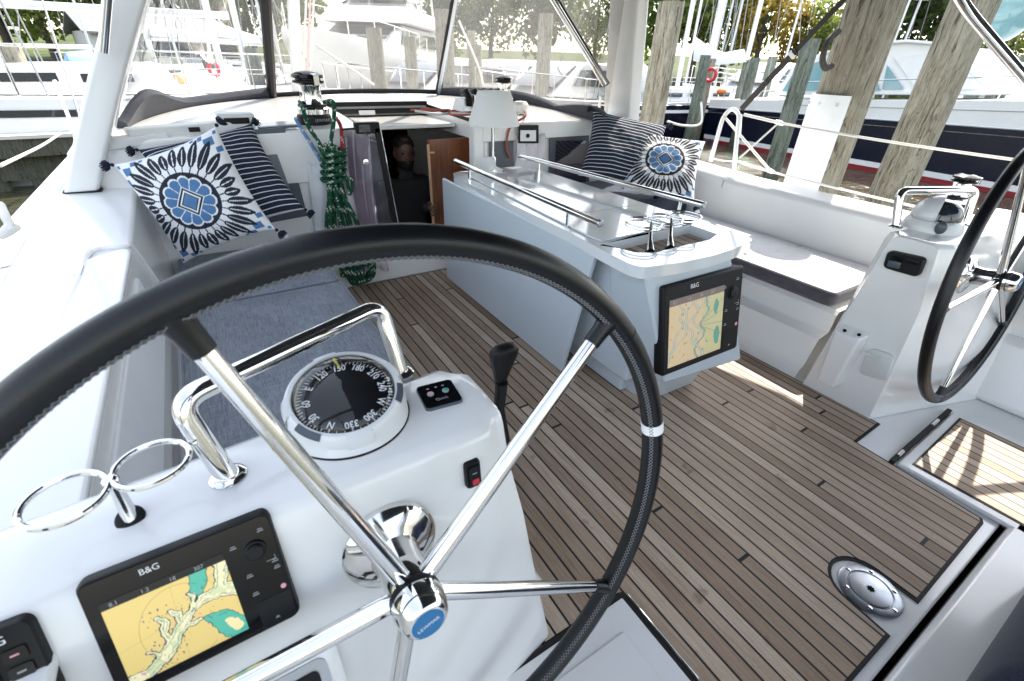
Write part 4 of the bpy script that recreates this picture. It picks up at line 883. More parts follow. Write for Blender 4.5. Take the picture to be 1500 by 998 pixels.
def pillow(name, c, ux, uy, s, mt, label, kind, th=.085, N=96, seedv=0):
    fr = frame(c, ux, uy); root = thing(name, c, label, 'pillow', 'throw pillows'); bm = bmesh.new(); off = V(c)
    sh = lambda u, v: (u*(1-.09*(1-abs(v)**2.0)*abs(u)**3), v*(1-.09*(1-abs(u)**2.0)*abs(v)**3))
    def ht(u, v):
        a = max(0, 1-abs(u)**2.6)*max(0, 1-abs(v)**2.6); wr = noise.noise(V((u*2.5+seedv, v*2.5, seedv)))*.010 + noise.noise(V((u*6, v*6+seedv, 3)))*.004
        return th*a**.55 + wr*a**.4
    g = {}
    for side in (1, -1):
        for j in range(N+1):
            for i in range(N+1):
                if side == -1 and (i in (0, N) or j in (0, N)): continue
                u, v = 2*i/N-1, 2*j/N-1; x, y = sh(u, v)
                g[side, i, j] = bm.verts.new(fr(x*s/2, y*s/2, side*ht(u, v)) - off)
    gg = lambda sd, i, j: g.get((sd, i, j)) or g[1, i, j]
    for side in (1, -1):
        for j in range(N):
            for i in range(N):
                q = [gg(side,i,j), gg(side,i+1,j), gg(side,i+1,j+1), gg(side,i,j+1)]; bm.faces.new(q if side == 1 else q[::-1])
    bm.verts.index_update(); me = bpy.data.meshes.new('cover'); order = {v: k for k, v in g.items()}
    keys = [order[v] for v in bm.verts]; bm.to_mesh(me); bm.free()
    me.polygons.foreach_set('use_smooth', [True]*len(me.polygons)); me.materials.append(mt)
    if kind == 'medallion':
        ca = me.color_attributes.new('print', 'FLOAT_COLOR', 'POINT'); d = []
        for sd, i, j in keys: d += [*medallion(2*i/N-1, 2*j/N-1), 1.]
        ca.data.foreach_set('color', d)
    else:
        at = me.attributes.new('stripe_v', 'FLOAT', 'POINT'); at.data.foreach_set('value', [(2*j/N-1)*.5+.5 for sd, i, j in keys])
    o = bpy.data.objects.new('cover', me); COL.objects.link(o); o.parent = root
    for sx, sy in ((-1,1),(1,1),(1,-1)):                      # tassels
        p = fr(sx*s*.5, sy*s*.5, 0); dd = (fr(sx, sy, 0)-fr(0,0,0)).normalized(); dd = (dd + V((0,0,-.5))).normalized(); b = MB()
        b.ell(p+dd*.006, .008, .008, .008, 10, 8)
        ux_ = dd.orthogonal().normalized(); uy_ = dd.cross(ux_)
        for k in range(26):
            a = k*2.4; r = .012*math.sqrt(k/26); q0 = p+dd*.02+(ux_*math.cos(a)+uy_*math.sin(a))*r*.6; b.tube([q0, q0+dd*.010+(ux_*math.cos(a)+uy_*math.sin(a))*r*1.2, q0+dd*.026+(ux_*math.cos(a)+uy_*math.sin(a))*r*1.35+V((0,0,-.006))], .0026, 5)
        tz = b.build('tassel', [M['tassel']], root)
        if kind == 'medallion' and sy < 0:
            b = MB()
            for k in range(14):
                a = k*2.4; q0 = p+dd*.03+(ux_*math.cos(a)+uy_*math.sin(a))*.008+V((.01,0,-.008)); b.tube([q0, q0+dd*.024+V((.004*math.cos(a),.004*math.sin(a),-.01))], .0045, 5)
            b.build('white_tuft', M['tassel_white'], tz)
    return root
WH, NV, BL_ = (.70,.70,.71), (.018,.021,.034), (.075,.17,.33)
def medallion(u, v):
    r = math.hypot(u, v)*.80; a = math.atan2(v, u); dm = (abs(u)+abs(v))*.80
    if r < .42:
        if dm < .125: return BL_
        if dm < .15: return NV
        if dm < .175: return WH
        if dm < .215: return NV
        k = (a/(2*math.pi)*12) % 1.; d = abs(k-.5)*2
        lobe = .365*(1-.13*d**2.2)
        if dm < .228 or r < .165: return WH
        gap = abs(math.sin(a*6))*r
        if r < lobe-.022: return WH if (gap < .032 and r < .30) else BL_
        if r < lobe+.006: return WH
        return NV
    n = 28; k = a/(2*math.pi)*n; i = math.floor(k); f = (k-i-.5)*2*math.pi/n*r
    L = (.74 + .17*abs(math.sin(2*a))**1.5)+.03*math.sin(i*2.3)
    if .42 <= r < .52 and abs(f) < .008: return NV
    if .50 < r < L:
        t = (r-.50)/(L-.50); w = .066*math.sin(math.pi*min(1, t*.93+.06))**.7
        if abs(f) < w: return WH if (abs(f) < .0065 and t < .8) else NV
    au, av = abs(u), abs(v)
    for x, y, h in ((.80,.82,.085),(.66,.93,.045),(.93,.64,.050),(.94,.93,.03),(.50,.95,.03)):
        if abs(au-x) < h and abs(av-y) < h*.85: return BL_
    return WH
pillow('throw_pillow', (-.059,2.61,.756), (.88,-.342,.33), (-.272,.208,.94), .48, M['printed_cloth'], 'white pillow with a large blue flower medallion and feather print, on the port settee', 'medallion', N=170)
pillow('throw_pillow', (.075,2.80,.785), (.972,.166,.168), (-.236,.653,.72), .53, M['stripe_cloth'], 'navy pillow with thin white stripes half hidden behind the medallion pillow to port', 'stripe', seedv=4)
pillow('throw_pillow', (2.642,2.658,.805), (.752,-.643,-.145), (.529,.458,.715), .56, M['stripe_cloth'], 'navy striped pillow in the starboard corner, behind the table rail', 'stripe', seedv=9)
pillow('throw_pillow', (2.80,2.40,.725), (.684,-.726,-.071), (.565,.466,.681), .52, M['printed_cloth'], 'white pillow with blue flower medallion leaning in the starboard corner beyond the table', 'medallion', N=140, seedv=2)

# --- spray hood: clear panels, tubes, bindings; and the sun awning that shades the cockpit
dod = thing('spray_hood', (1.3,4.2,1.0), 'spray hood with hazy clear windows and dark bindings over the companionway', 'spray hood')
base = catmull([V((-.52,3.30,.80)), V((-.44,3.75,.90)), V((-.16,4.20,.985)), V((.22,4.38,1.04)), V((.60,4.47,1.062))], 6)
B2 = Z(398,139,1.066); B3 = Z(640,134,1.078)
def on_roof(px, py):
    d = ray(px, py); t = 1.5
    while t < 9:
        p = EYE + d*t
        if p.z < roofz(p.x, p.y)+.006: return p
        t += .01
    return Z(px, py, 1.0)
P0 = [on_roof(178,186), on_roof(205,172), on_roof(262,157), on_roof(330,147), B2]
base_l = catmull(P0, 6); 
base_r = catmull([B3, on_roof(745,146), on_roof(815,160), on_roof(866,174), on_roof(888,179)], 6)
base_f = [B2.lerp(B3, k/12)+V((0,.10*math.sin(math.pi*k/12),.012*math.sin(math.pi*k/12))) for k in range(13)]
t2 = Y(384,-70,B2.y-.75); t3 = Y(676,-70,B3.y-.85)
top_f = [t2.lerp(t3, k/12)+V((0,.06*math.sin(math.pi*k/12),.03*math.sin(math.pi*k/12))) for k in range(13)]
tl0 = Y(215,-70,2.88); tr0 = Y(925,-70,2.92)
def between(a, b_, n, bow): return [V(a).lerp(V(b_), k/n)+V(bow)*math.sin(math.pi*k/n) for k in range(n+1)]
top_l = between(tl0, t2, len(base_l)-1, (-.06,.06,.02)); top_r = between(t3, tr0, len(base_r)-1, (.08,.06,.02))
def window(name, lo, hi, mt, bulge):
    b = MB(); rows = []
    for k in range(11):
        s = k/10; rows.append([lo[i].lerp(hi[i], s) + V(bulge)*math.sin(math.pi*s)*math.sin(math.pi*i/(len(lo)-1))*(1+.25*math.sin(i*1.7+k)) for i in range(len(lo))])
    b.loft(rows); return b.build(name, mt, dod, angle=80)
window('clear_window', base_l, top_l, M['clear_vinyl'], (-.04,.04,.01))
window('clear_window', base_f, top_f, M['hazy_vinyl'], (0,.05,.02))
window('clear_window', base_r, top_r, M['hazy_vinyl'], (.04,.05,.01))
def strip(name, lo, hi, w0, w1, th=.012, mt='grey_canvas'):
    b = MB(); n = len(lo); rows = []
    for i in range(n):
        up = (hi[i]-lo[i]).normalized(); nx = lo[min(i+1,n-1)]-lo[max(i-1,0)]; out = up.cross(nx).normalized(); w = lerp(w0, w1, i/(n-1)) if not callable(w0) else w0(i/(n-1))
        c = lo[i]; rows.append([c-up*.02+out*th, c+up*w+out*th, c+up*(w+.004), c+up*w-out*th, c-up*.02-out*th*1.5])
    b.loft(rows, True); return b.build(name, M[mt], dod, angle=60)
strip('window_cover', base_l, top_l, lambda t: .035+.13*math.sin(math.pi*min(1,t*1.75))**2*(1 if t < .57 else .25)+.02*t, 0, .022)
strip('front_binding', base_f, top_f, .012, .012, .008, 'black')
strip('window_cover', base_r, top_r, lambda t: .03+.06*abs(math.sin(2*math.pi*t)), 0, .02)
b = MB(); b.tube([B2+V((0,0,-.02)), B2.lerp(t2,.5), t2], .034, 10); b.build('corner_binding', M['black'], dod)
b = MB(); b.tube([B3+V((.02,0,-.02)), B3.lerp(t3,.5)+V((.02,0,0)), t3+V((.02,0,0))], .024, 12); b.build('hood_tube', M['steel'], dod)
b = MB(); b.tube([B3, B3.lerp(t3,.5), t3], .016, 8); b.build('corner_binding', M['black'], dod)
q0, q1 = Y(792,-30,3.25), Y(886,124,3.05); b = MB(); b.tube([q0, q1], .021, 12); ht_ = b.build('hood_tube', M['chrome'], dod)
b = MB(); b.tube([q0+V((.035,.01,.0)), q1+V((.035,.01,.0))], .022, 8); b.build('tube_sleeve', M['black'], ht_)
# folded vinyl flap in the starboard corner
b = MB(); f0, f1, f2, f3 = Y(830,-40,3.12), Y(884,-40,3.06), Y(884,98,3.06), Y(876,98,3.08); b.loft([[f0,f1],[f0.lerp(f3,.5),f1.lerp(f2,.5)],[f3,f2]]); b.build('side_flap', M['clear_vinyl'], dod)
for p in (base_l[10], base_l[13], base_r[3], base_r[20]): b = MB(); b.lathe([(.010,0),(.009,.004),(0,.005)], p+V((-.0,-.03,.03)), V((0,-1,.3)), 10); b.build('snap', M['chrome'], dod)
b = MB(); rows = [[tl0+V((-.1,0,.05)), tl0.lerp(tr0,.5)+V((0,0,.28)), tr0+V((.1,0,.05))], [t2+V((-.05,0,.0)), t2.lerp(t3,.5)+V((0,.06,.10)), t3+V((.05,0,0))]]
b.loft([[p for p in catmull(r, 6)] for r in rows]); hr = b.build('hood_roof', M['bimini_canvas'], dod); s_ = hr.modifiers.new('thick','SOLIDIFY'); s_.thickness = .006
b = MB(); b.loft([[base_r[i].lerp(top_r[i], s)+V((.02,.02,.01))*math.sin(math.pi*i/(len(base_r)-1)) for i in range(len(base_r))] for s in (.80,.86,.93,1.0)]); hr = b.build('hood_sun_block', M['bimini_canvas'], dod); s_ = hr.modifiers.new('thick','SOLIDIFY'); s_.thickness = .006  # added out-of-view canvas strip, stops sun through the starboard window top
aw = thing('sun_awning', (1.9,.6,2.0), 'grey canvas sun awning stretched over the cockpit above the viewer', 'awning')
b = MB(); rows = [[V((lerp(.10,3.69 if j > 7 else 3.82,i/12), lerp(-1.7,2.95,j/10), 2.0+.10*math.sin(math.pi*i/12)+.03*math.sin(math.pi*j/10))) for i in range(13)] for j in range(11)]
b.loft(rows); ac = b.build('canvas', M['bimini_canvas'], aw); s_ = ac.modifiers.new('thick','SOLIDIFY'); s_.thickness = .006
for y in (-1.65,.5,2.7): b = MB(); b.tube([(lerp(.10,3.69 if y > 1.6 else 3.82,i/12), y, 1.985+.10*math.sin(math.pi*i/12)+.03*math.sin(math.pi*(y+1.7)/4.45)) for i in range(13)], .012, 8); b.build('awning_bow', M['chrome'], aw)

# --- winches
def winch(name, c, s, label):
    w_ = thing(name, c, label, 'winch', 'coachroof winches'); c = V(c)
    b = MB(); b.lathe([(.098*s,0),(.100*s,.015*s),(.096*s,.05*s),(.088*s,.058*s)], c, seg=40); b.build('base', M['black'], w_)
    b = MB(); b.lathe([(.088*s,.055*s),(.092*s,.06*s),(.092*s,.085*s),(.075*s,.10*s)], c, seg=40); b.build('skirt', M['chrome'], w_)
    b = MB(); b.lathe([(.078*s,.095*s),(.082*s,.10*s),(.082*s,.108*s),(.070*s,.112*s)], c, seg=40); b.build('gasket', M['black'], w_)
    b = MB(); b.lathe([(.070*s,.108*s),(.062*s,.13*s),(.060*s,.165*s),(.064*s,.20*s),(.072*s,.213*s)], c, seg=40); b.build('drum', M['chrome'], w_)
    b = MB(); b.lathe([(.070*s,.212*s),(.088*s,.222*s),(.088*s,.232*s),(.070*s,.236*s),(.070*s,.243*s),(.088*s,.248*s),(.086*s,.262*s),(.06*s,.275*s),(.03*s,.28*s),(.02*s,.27*s),(0,.27*s)], c, seg=40); b.build('self_tailing_jaws', M['black_gloss'], w_)
    b = MB(); b.bar(c+V((.03*s,-.085*s,.21*s)), c+V((.03*s,-.088*s,.265*s)), .03*s, .012*s, (0,1,0)); b.bar(c+V((.03*s,-.085*s,.262*s)), c+V((.0,-.03*s,.272*s)), .03*s, .01*s); b.build('stripper_arm', M['chrome'], w_, bevel=.003)
    b = MB(); b.text('LEWMAR', c+V((.025*s,-.1005*s,.03*s)), (1,.22,0), (0,0,1), .022*s); b.build('lettering', M['dim_ink'], w_, smooth=False)
    return w_
wc = Z(462,182,.985); winch('winch', wc, .98, 'chrome winch with black jaws beside the companionway, green rope hanging from it')
winch('winch', Z(738,158,1.02), .80, 'winch half hidden behind the white lamp shade')
winch('winch', X(1392,306,3.24), .62, 'chrome winch on the starboard coaming behind the smoked compass')
# --- rope clutches and loose lines on the starboard coachroof
cl = thing('rope_clutch', Z(672,158,1.055), 'grey bank of five rope clutches on the starboard coachroof', 'rope clutch'); o = V(cl.location)
b = MB(); b.hexa([o+V(q) for q in ((-.02,-.10,-.02),(.40,.0,-.02),(.40,.16,-.02),(-.02,.08,-.02),(.0,-.09,.06),(.38,.01,.06),(.38,.12,.06),(.0,.05,.06))]); b.build('body', M['alu'], cl, bevel=.008)
for k in range(5):
    b = MB(); c = o+V((.035+.075*k,-.055+.02*k,.0)); b.tube([c+V((0,-.035,.02)), c+V((0,-.045,.06)), c+V((0,.0,.095)), c+V((0,.07,.09))], [.020,.026,.026,.02], 10); b.build('lever', M['black'], cl)
    b = MB(); b.box(tuple(c+V((.030,-.05,.0))), tuple(c+V((.044,.06,.085)))); b.build('cheek', M['chrome'], cl, bevel=.004)
def rope(path, r, mt, name, label, cat='rope', group=None, n=8):
    b = MB(); b.tube(catmull(path, n), r, 8); return single(b, name, mt, label, cat, path[0], group)
a = Z(690,166,1.04); rope([a+V((-.30,.30,-.0)), a+V((-.2,.2,-.0)), a+V((-.05,.22,-.0)), a+V((-.12,.05,-.01)), a+V((.05,.0,-.01)), a+V((.2,-.02,-.01)), a+V((.1,.12,-.01)), a+V((-.2,.38,.0))], .007, M['rope_red'], 'loose_rope', 'red flecked line lying loose beside the rope clutches')
rope([a+V((-.3,.22,-.0)), a+V((-.2,.10,-.01)), a+V((-.05,.12,-.01)), a+V((.1,-.06,-.01)), a+V((.35,-.03,-.01)), a+V((.2,.05,.0))], .008, M['rope_white'], 'loose_rope', 'white line lying loose beside the rope clutches')
rope([Z(765,160,1.0), Y(770,170,3.0), Y(748,186,2.97), Y(742,215,2.97), Y(748,232,2.97)], .007, M['rope_red'], 'hanging_rope', 'thin red line hanging down beside the lamp pole')
rope([Z(815,165,.98), Z(800,172,.98), Z(775,172,.98), Z(760,162,1.0)], .006, M['rope_red'], 'loose_rope', 'thin red line across the starboard coachroof edge')
b = MB(); b.lathe([(.06,0),(.06,.06),(.045,.08),(0,.085)], Z(762,166,1.0), seg=20); single(b, 'deck_vent', M['pale_plastic'], 'small white dome vent beside the lamp shade', 'vent', Z(762,166,1.0))
# --- table lamp
lb = V((1.56,2.70,.736)); Ly = lb.y
lamp = thing('table_lamp', lb, 'table lamp with a plain white conical shade standing on the forward end of the table', 'lamp')
b = MB(); b.lathe([(.065,0),(.065,.008),(.05,.016),(.022,.028),(.020,.075),(.014,.085)], lb, seg=32); b.build('lamp_base', M['pale_plastic'], lamp)
b = MB(); b.lathe([(.046,.0),(.048,.02),(.03,.03),(0,.03)], lb+V((-.045,-.01,.045)), V((-.4,-1,0)), 20); b.build('switch_knob', M['pale_plastic'], lamp)
sb, st = Y(722,183,Ly), Y(727,134,Ly)
b = MB(); b.tube([lb+V((0,0,.07)), V((sb.x,Ly,sb.z+.05))], .0105, 14); b.build('pole', M['chrome'], lamp)
hw = (Y(755,181,Ly)-Y(690,181,Ly)).length/2; tw = (Y(748,138,Ly)-Y(706,138,Ly)).length/2; sx_ = (Y(755,181,Ly)+Y(690,181,Ly))/2
M['lamp_shade'] = mat('lamp_shade', (.78,.77,.75), .8); nt_ = NT(M['lamp_shade']); nt_.bsdf.inputs['Subsurface Weight'].default_value = 0
b = MB(); b.lathe([(hw,0),(hw*1.003,.003),(tw,st.z-sb.z),(tw*.98,st.z-sb.z+.002),(tw*.96,st.z-sb.z-.01),(hw*.97,.004)], (sx_.x,Ly,sb.z), seg=48, cap=False); b.build('lamp_shade', M['lamp_shade'], lamp)
# --- companionway glass door
yd = 2.94
gd = thing('glass_door', Y(520,335,yd), 'tinted acrylic companionway door standing open beside the green rope', 'door')
TLd, TRd, BRd, BLd = Y(500,192,yd), Y(555,188,yd), Y(590,372,yd), Y(537,385,yd)
b = MB(); b.slab([TLd, TRd, BRd, BLd], (0,.010,0)); b.build('pane', M['tinted_acrylic'], gd, smooth=False)
b = MB(); b.bar(TRd+V((-.012,-.004,0)), BRd+V((-.012,-.004,0)), .03, .012, (0,1,0)); b.build('edge_frame', M['black'], gd); b = MB(); b.tube([TRd+V((.006,0,0)), BRd+V((.006,0,0))], .006, 8); b.build('edge_trim', M['chrome'], gd)
b = MB(); c = Y(536,238,yd-.005); b.lathe([(.018,0),(.018,.004),(.008,.006),(0,.006)], c, (0,-1,0), 18); b.build('lock', M['chrome'], gd)
b = MB(); b.bar(Y(555,186,yd), Y(500,190,yd), .012, .010); b.build('top_trim', M['black'], gd)
# white jacket hanging behind the door
jk = MB(); rows = []
for k in range(13):
    t = k/12; z0 = lerp(.96,.10,t); rows.append([V((lerp(.70,.87,i/16)+.03*t*(i/16)-.03*math.sin(t*3), 2.965-.0+.012*math.sin(i*1.5+t*2.5)+.008*noise.noise(V((i*.6,t*5,0))), z0-.02*math.sin(i*.5))) for i in range(17)])
jk.loft(rows); M['linen'] = soiled('linen', (.72,.68,.72), .85, .05); jo = single(jk, 'hanging_jacket', M['linen'], 'pale mauve jacket hanging behind the open tinted door', 'jacket', (.75,2.96,.9)); s_ = jo.modifiers.new('thick','SOLIDIFY'); s_.thickness = .006
# white jacket-like canvas pocket hung beside the switch plate
jk = MB(); rows = []
for k in range(11):
    t = k/10; rows.append([V((lerp(1.90,2.14,i/14)+.02*math.sin(t*4), 2.972+.014*math.sin(i*1.3+t*3)+.008*noise.noise(V((i*.5,t*4,7))), lerp(.90,.60,t)-.015*math.sin(i*.7))) for i in range(15)])
jk.loft(rows); jo = single(jk, 'canvas_pocket', M['linen'], 'pale canvas pocket hanging on the bulkhead right of the lamp', 'pocket', (2.0,2.97,.75)); s_ = jo.modifiers.new('thick','SOLIDIFY'); s_.thickness = .006
# canvas bag behind the rope
jk = MB(); rows = []
for k in range(11):
    t = k/10; rows.append([V((lerp(.50-.04*t,.70,i/12), 2.975-.03*math.sin(math.pi*i/12)*t+.006*math.sin(i*1.1+t*4), lerp(.82,.22,t)-.02*math.sin(i*.6))) for i in range(13)])
jk.loft(rows); jo = single(jk, 'rope_bag', M['gelcoat_matte'], 'white rope bag on the bulkhead behind the green rope', 'bag', (.6,2.97,.5)); s_ = jo.modifiers.new('thick','SOLIDIFY'); s_.thickness = .006

# --- the green halyard coil
rb = []
gr = thing('rope_coil', Y(490,240,2.93), 'green rope with white flecks coiled and hung from the port winch down to the floor', 'rope coil')
def fleck_rope(paths, r, name, parent, c0, c1, seg=7, period=7):
    bm = bmesh.new(); cols = []; off = root_loc(parent); allc = []
    for path in paths:
        P = []; acc = catmull(path, 14)
        L = sum((q-p).length for p, q in zip(acc, acc[1:])); n = max(8, int(L/.0055)); 
        d = 0; i = 0; tot = 0; P = [acc[0]]
        step = L/n
        for p, q in zip(acc, acc[1:]):
            l = (q-p).length
            while tot + l >= step*(len(P)) and len(P) <= n: P.append(p.lerp(q, (step*len(P)-tot)/l if l else 0))
            tot += l
        b = MB(); b.bm.free(); b.bm = bm; v0 = len(bm.verts); b.tube(P, r, seg); bm.verts.ensure_lookup_table()
        for k in range(v0, len(bm.verts)):
            ring, s = (k-v0)//seg, (k-v0) % seg; f = (ring + s*2) % period
            allc.append(c1 if (f < 2 and (s+ring//period) % 3 == 0) else c0)
    bmesh.ops.translate(bm, verts=bm.verts, vec=-off); me = bpy.data.meshes.new(name); bm.to_mesh(me); bm.free()
    ca = me.color_attributes.new('print', 'FLOAT_COLOR', 'POINT'); d = []
    for c in allc: d += [*c, 1.]
    ca.data.foreach_set('color', d); me.materials.append(M['rope_weave']); me.polygons.foreach_set('use_smooth', [True]*len(me.polygons))
    o = bpy.data.objects.new(name, me); COL.objects.link(o); o.parent = parent; return o
G0, G1 = (.007,.065,.030), (.62,.66,.58)
y0 = 2.915; q = lambda px, py, dy=0: Y(px, py, y0+dy); rnd = random.Random(3)
fleck_rope([[wc+V((-.07,-.02,.12)), q(444,160,-.02), q(452,185), q(468,210), q(479,232)], [wc+V((.06,-.05,.12)), q(488,150,-.02), q(489,175), q(485,205), q(482,232)]], .0115, 'hauling_part', gr, G0, G1)
st_ = []
for k in range(13):
    x0 = 477+rnd.uniform(-6,22); x1 = lerp(478,524,k/12)+rnd.uniform(-3,3); dy = rnd.uniform(-.05,.015)
    st_.append([q(x0-4,214+rnd.uniform(-3,6),dy*.6), q(lerp(474,500,k/12),235,dy), q(lerp(480,500,k/12),262,dy*.7), q(lerp(482,506,k/12),290,dy), q(x1,330,dy), q(x1+8,365,dy), q(x1+14+rnd.uniform(-6,6),392+rnd.uniform(-8,16),dy), q(x1+20,380,dy-.01), q(x1+6,345,dy)])
fleck_rope(st_, .0105, 'hanging_loops', gr, G0, G1)
wr = []
for k in range(5):
    z = lerp(222,262,k/4); wr.append([q(471,z,.02), q(474,z+3,-.06), q(488,z+5,-.085), q(503,z+1,-.06), q(506,z-3,.02), q(488,z-4,.045), q(471,z,.02)])
fleck_rope(wr, .0105, 'wrapping_turns', gr, G0, G1)
lo_ = []
for k in range(6): lo_.append([q(508+3*k,372,-.02), q(506+k*5,398,-.03-.015*k), q(520+k*3,418-k,-.06-.01*k), q(538+k*2,402,-.05-.012*k), q(540+k,376,-.03), q(528,360,-.01)])
fleck_rope([[q(500,255,-.02), q(508,262,-.03), q(512,285,-.02), q(516,268,-.03), q(511,258,-.03)]], .0100, 'side_loop', gr, G0, G1)
fleck_rope(lo_, .0100, 'floor_loops', gr, (.008,.05,.024), G1)
fs_ = thing('hanging_rope', q(500,180), 'red flecked line hanging beside the green coil', 'rope'); fleck_rope([[q(492,172,.03), q(499,185,.03), q(501,205,.03), q(501,224,.03)]], .010, 'line', fs_, (.35,.03,.03), (.6,.5,.45))
fs_ = thing('hanging_rope', q(440,190), 'blue and white flecked line slanting down left of the green coil', 'rope'); fleck_rope([[q(432,172,.04), q(442,190,.04), q(455,210,.04), q(470,236,.04)]], .010, 'line', fs_, (.13,.25,.45), (.6,.62,.65), period=4)
# --- the man standing below in the dark companionway, one hand on a wooden stick
ps = thing('person', (1.26,3.62,-.88), 'bearded man in a dark shirt in the companionway, hand round a stick', 'person')
M['skin'] = mat('skin', (.13,.07,.048), .5); M['dark_shirt'] = soiled('dark_shirt', (.030,.030,.033), .9, .1); M['hair'] = mat('hair', (.012,.009,.007), .7)
hc = Y(592,224,3.60); sx = hc.x
def skin(name, verts, edges, mt, parent, root=0):
    off = root_loc(parent); me = bpy.data.meshes.new(name); me.from_pydata([tuple(V(v[0])-off) for v in verts], edges, []); o = bpy.data.objects.new(name, me); COL.objects.link(o); o.parent = parent
    md = o.modifiers.new('skin', 'SKIN'); sv = me.skin_vertices[0].data
    for i, v in enumerate(verts): r = v[1]; sv[i].radius = (r, r) if not isinstance(r, tuple) else r; sv[i].use_root = (i == root)
    md.use_smooth_shade = True; s = o.modifiers.new('sub', 'SUBSURF'); s.levels = s.render_levels = 2; me.materials.append(mt); return o
hand = Y(633,306,3.16); nz = hc.z
vs_ = [((sx,3.64,nz-.72),(.17,.11)), ((sx,3.64,nz-.50),(.165,.11)), ((sx,3.63,nz-.30),(.18,.115)), ((sx,3.62,nz-.20),(.10,.08)), ((sx,3.61,nz-.13),.058), ((sx,3.605,nz-.05),.055),
  ((sx+.19,3.62,nz-.24),.065), ((sx+.27,3.52,nz-.44),.050), (tuple(hand+V((.01,.17,-.03))),.036), (tuple(hand+V((.005,.06,-.0))),.030),
  ((sx-.19,3.62,nz-.24),.065), ((sx-.24,3.63,nz-.50),.05), ((sx-.22,3.58,nz-.74),.038), ((sx-.10,3.64,nz-.95),.085), ((sx+.10,3.64,nz-.95),.085), ((sx-.10,3.64,nz-1.45),.055), ((sx+.10,3.64,nz-1.45),.055)]
ed = [(0,1),(1,2),(2,3),(3,4),(4,5),(2,6),(6,7),(7,8),(8,9),(2,10),(10,11),(11,12),(0,13),(0,14),(13,15),(14,16)]
body = skin('body', vs_, ed, M['dark_shirt'], ps)
b = MB(); Mh = Matrix.Rotation(R(-6), 3, 'Z')
rows = []
prof = [(-.125,.012,.0),(-.120,.035,.012),(-.10,.052,.014),(-.07,.062,.008),(-.03,.069,.0),(.01,.073,-.004),(.05,.074,-.008),(.085,.066,-.006),(.11,.045,0),(.12,.01,0)]
for z, r, dy in prof: rows.append([hc + Mh @ V((r*math.cos(2*math.pi*k/24), -dy + r*1.22*math.sin(2*math.pi*k/24), z)) for k in range(24)])
b.loft(rows, True); fy = -.088
b.tube([hc+Mh@V((0,fy+.004,.018)), hc+Mh@V((0,fy-.008,-.012)), hc+Mh@V((0,fy-.016,-.030))], [.008,.011,.013], 10)
for s in (-1,1):
    b.ell(hc+Mh@V((s*.073,.01,-.005)), .010, .02, .03, 10, 8)
    b.tube([hc+Mh@V((s*.014,fy+.004,.022)), hc+Mh@V((s*.034,fy+.002,.026)), hc+Mh@V((s*.052,fy+.016,.018))], [.005,.006,.004], 8)
head = b.build('head', M['skin'], ps, angle=80)
b = MB()
for s in (-1,1): b.ell(hc+Mh@V((s*.030,fy+.012,.006)), .012, .008, .007, 12, 8)
b.build('eyes', M['glass_dark'], head)
b = MB(); b.tube([hc+Mh@V((-.024,fy+.004,-.058)), hc+Mh@V((0,fy-.004,-.056)), hc+Mh@V((.024,fy+.004,-.058))], [.003,.006,.003], 8); M['lip'] = mat('lip', (.28,.12,.10), .5); b.build('mouth', M['lip'], head)
b = MB(); rows = []
for z, r in ((-.128,.030),(-.10,.056),(-.07,.0655),(-.045,.0685)): rows.append([hc+Mh@V((r*1.03*math.cos(t), -.010-r*1.26*abs(math.sin(t)), z)) for t in [R(185+170*k/16) for k in range(17)]])
b.loft(rows); b.build('beard', M['hair'], head)
b = MB(); rows = []
for z, r in ((.045,.078),(.085,.073),(.112,.052),(.128,.015)): rows.append([hc+Mh@V((r*math.cos(2*math.pi*k/24), .012 + r*1.20*math.sin(2*math.pi*k/24), z)) for k in range(24)])
b.loft(rows, True); b.build('hair', M['hair'], head)
sticka, stickb = Y(627,212,3.13), Y(636,345,3.13); dirs = (stickb-sticka).normalized()
# hand: palm and five fingers closed round the stick
pc = hand + V((.018,.035,0)); hv = [(tuple(hand+V((.006,.075,-.004))),.026), (tuple(pc),.026)]; b = skin('palm', hv, [(0,1)], M['skin'], ps)
ctr = sticka + dirs*((hand-sticka).dot(dirs))
for k in range(4):
    c = ctr - dirs*(.030-.021*k); rr = .0205
    fv = [(tuple(c+V((rr*math.cos(t)*1.0, rr*math.sin(t), 0))), .0088-.0012*(i/4)-(.0008 if k == 3 else 0)) for i, t in enumerate((R(60),R(5),R(-60),R(-125),R(-185 if k != 3 else -165)))]
    skin('finger', [(tuple(pc - dirs*(.030-.021*k)*.9),.0095)]+fv, [(i,i+1) for i in range(5)], M['skin'], ps)
c = ctr - dirs*.048
skin('thumb', [(tuple(pc+V((-.012,.0,.02))),.011), (tuple(c+V((-.012,.020,.004))),.0105), (tuple(c+V((-.022,-.006,.006))),.0095), (tuple(c+V((-.010,-.024,.004))),.008)], [(0,1),(1,2),(2,3)], M['skin'], ps)
b = MB(); b.tube([sticka, stickb, stickb+dirs*.3], .0095, 10); M['stick_wood'] = mat('stick_wood', (.50,.31,.18), .5); stk = thing('wooden_stick', sticka, 'thin upright wooden stick held in the companionway', 'stick'); b.build('shaft', M['stick_wood'], stk); b = MB(); b.tube([sticka+dirs*.05, sticka+dirs*.05+V((.035,-.02,0))], .006, 8); b.build('peg', M['stick_wood'], stk)
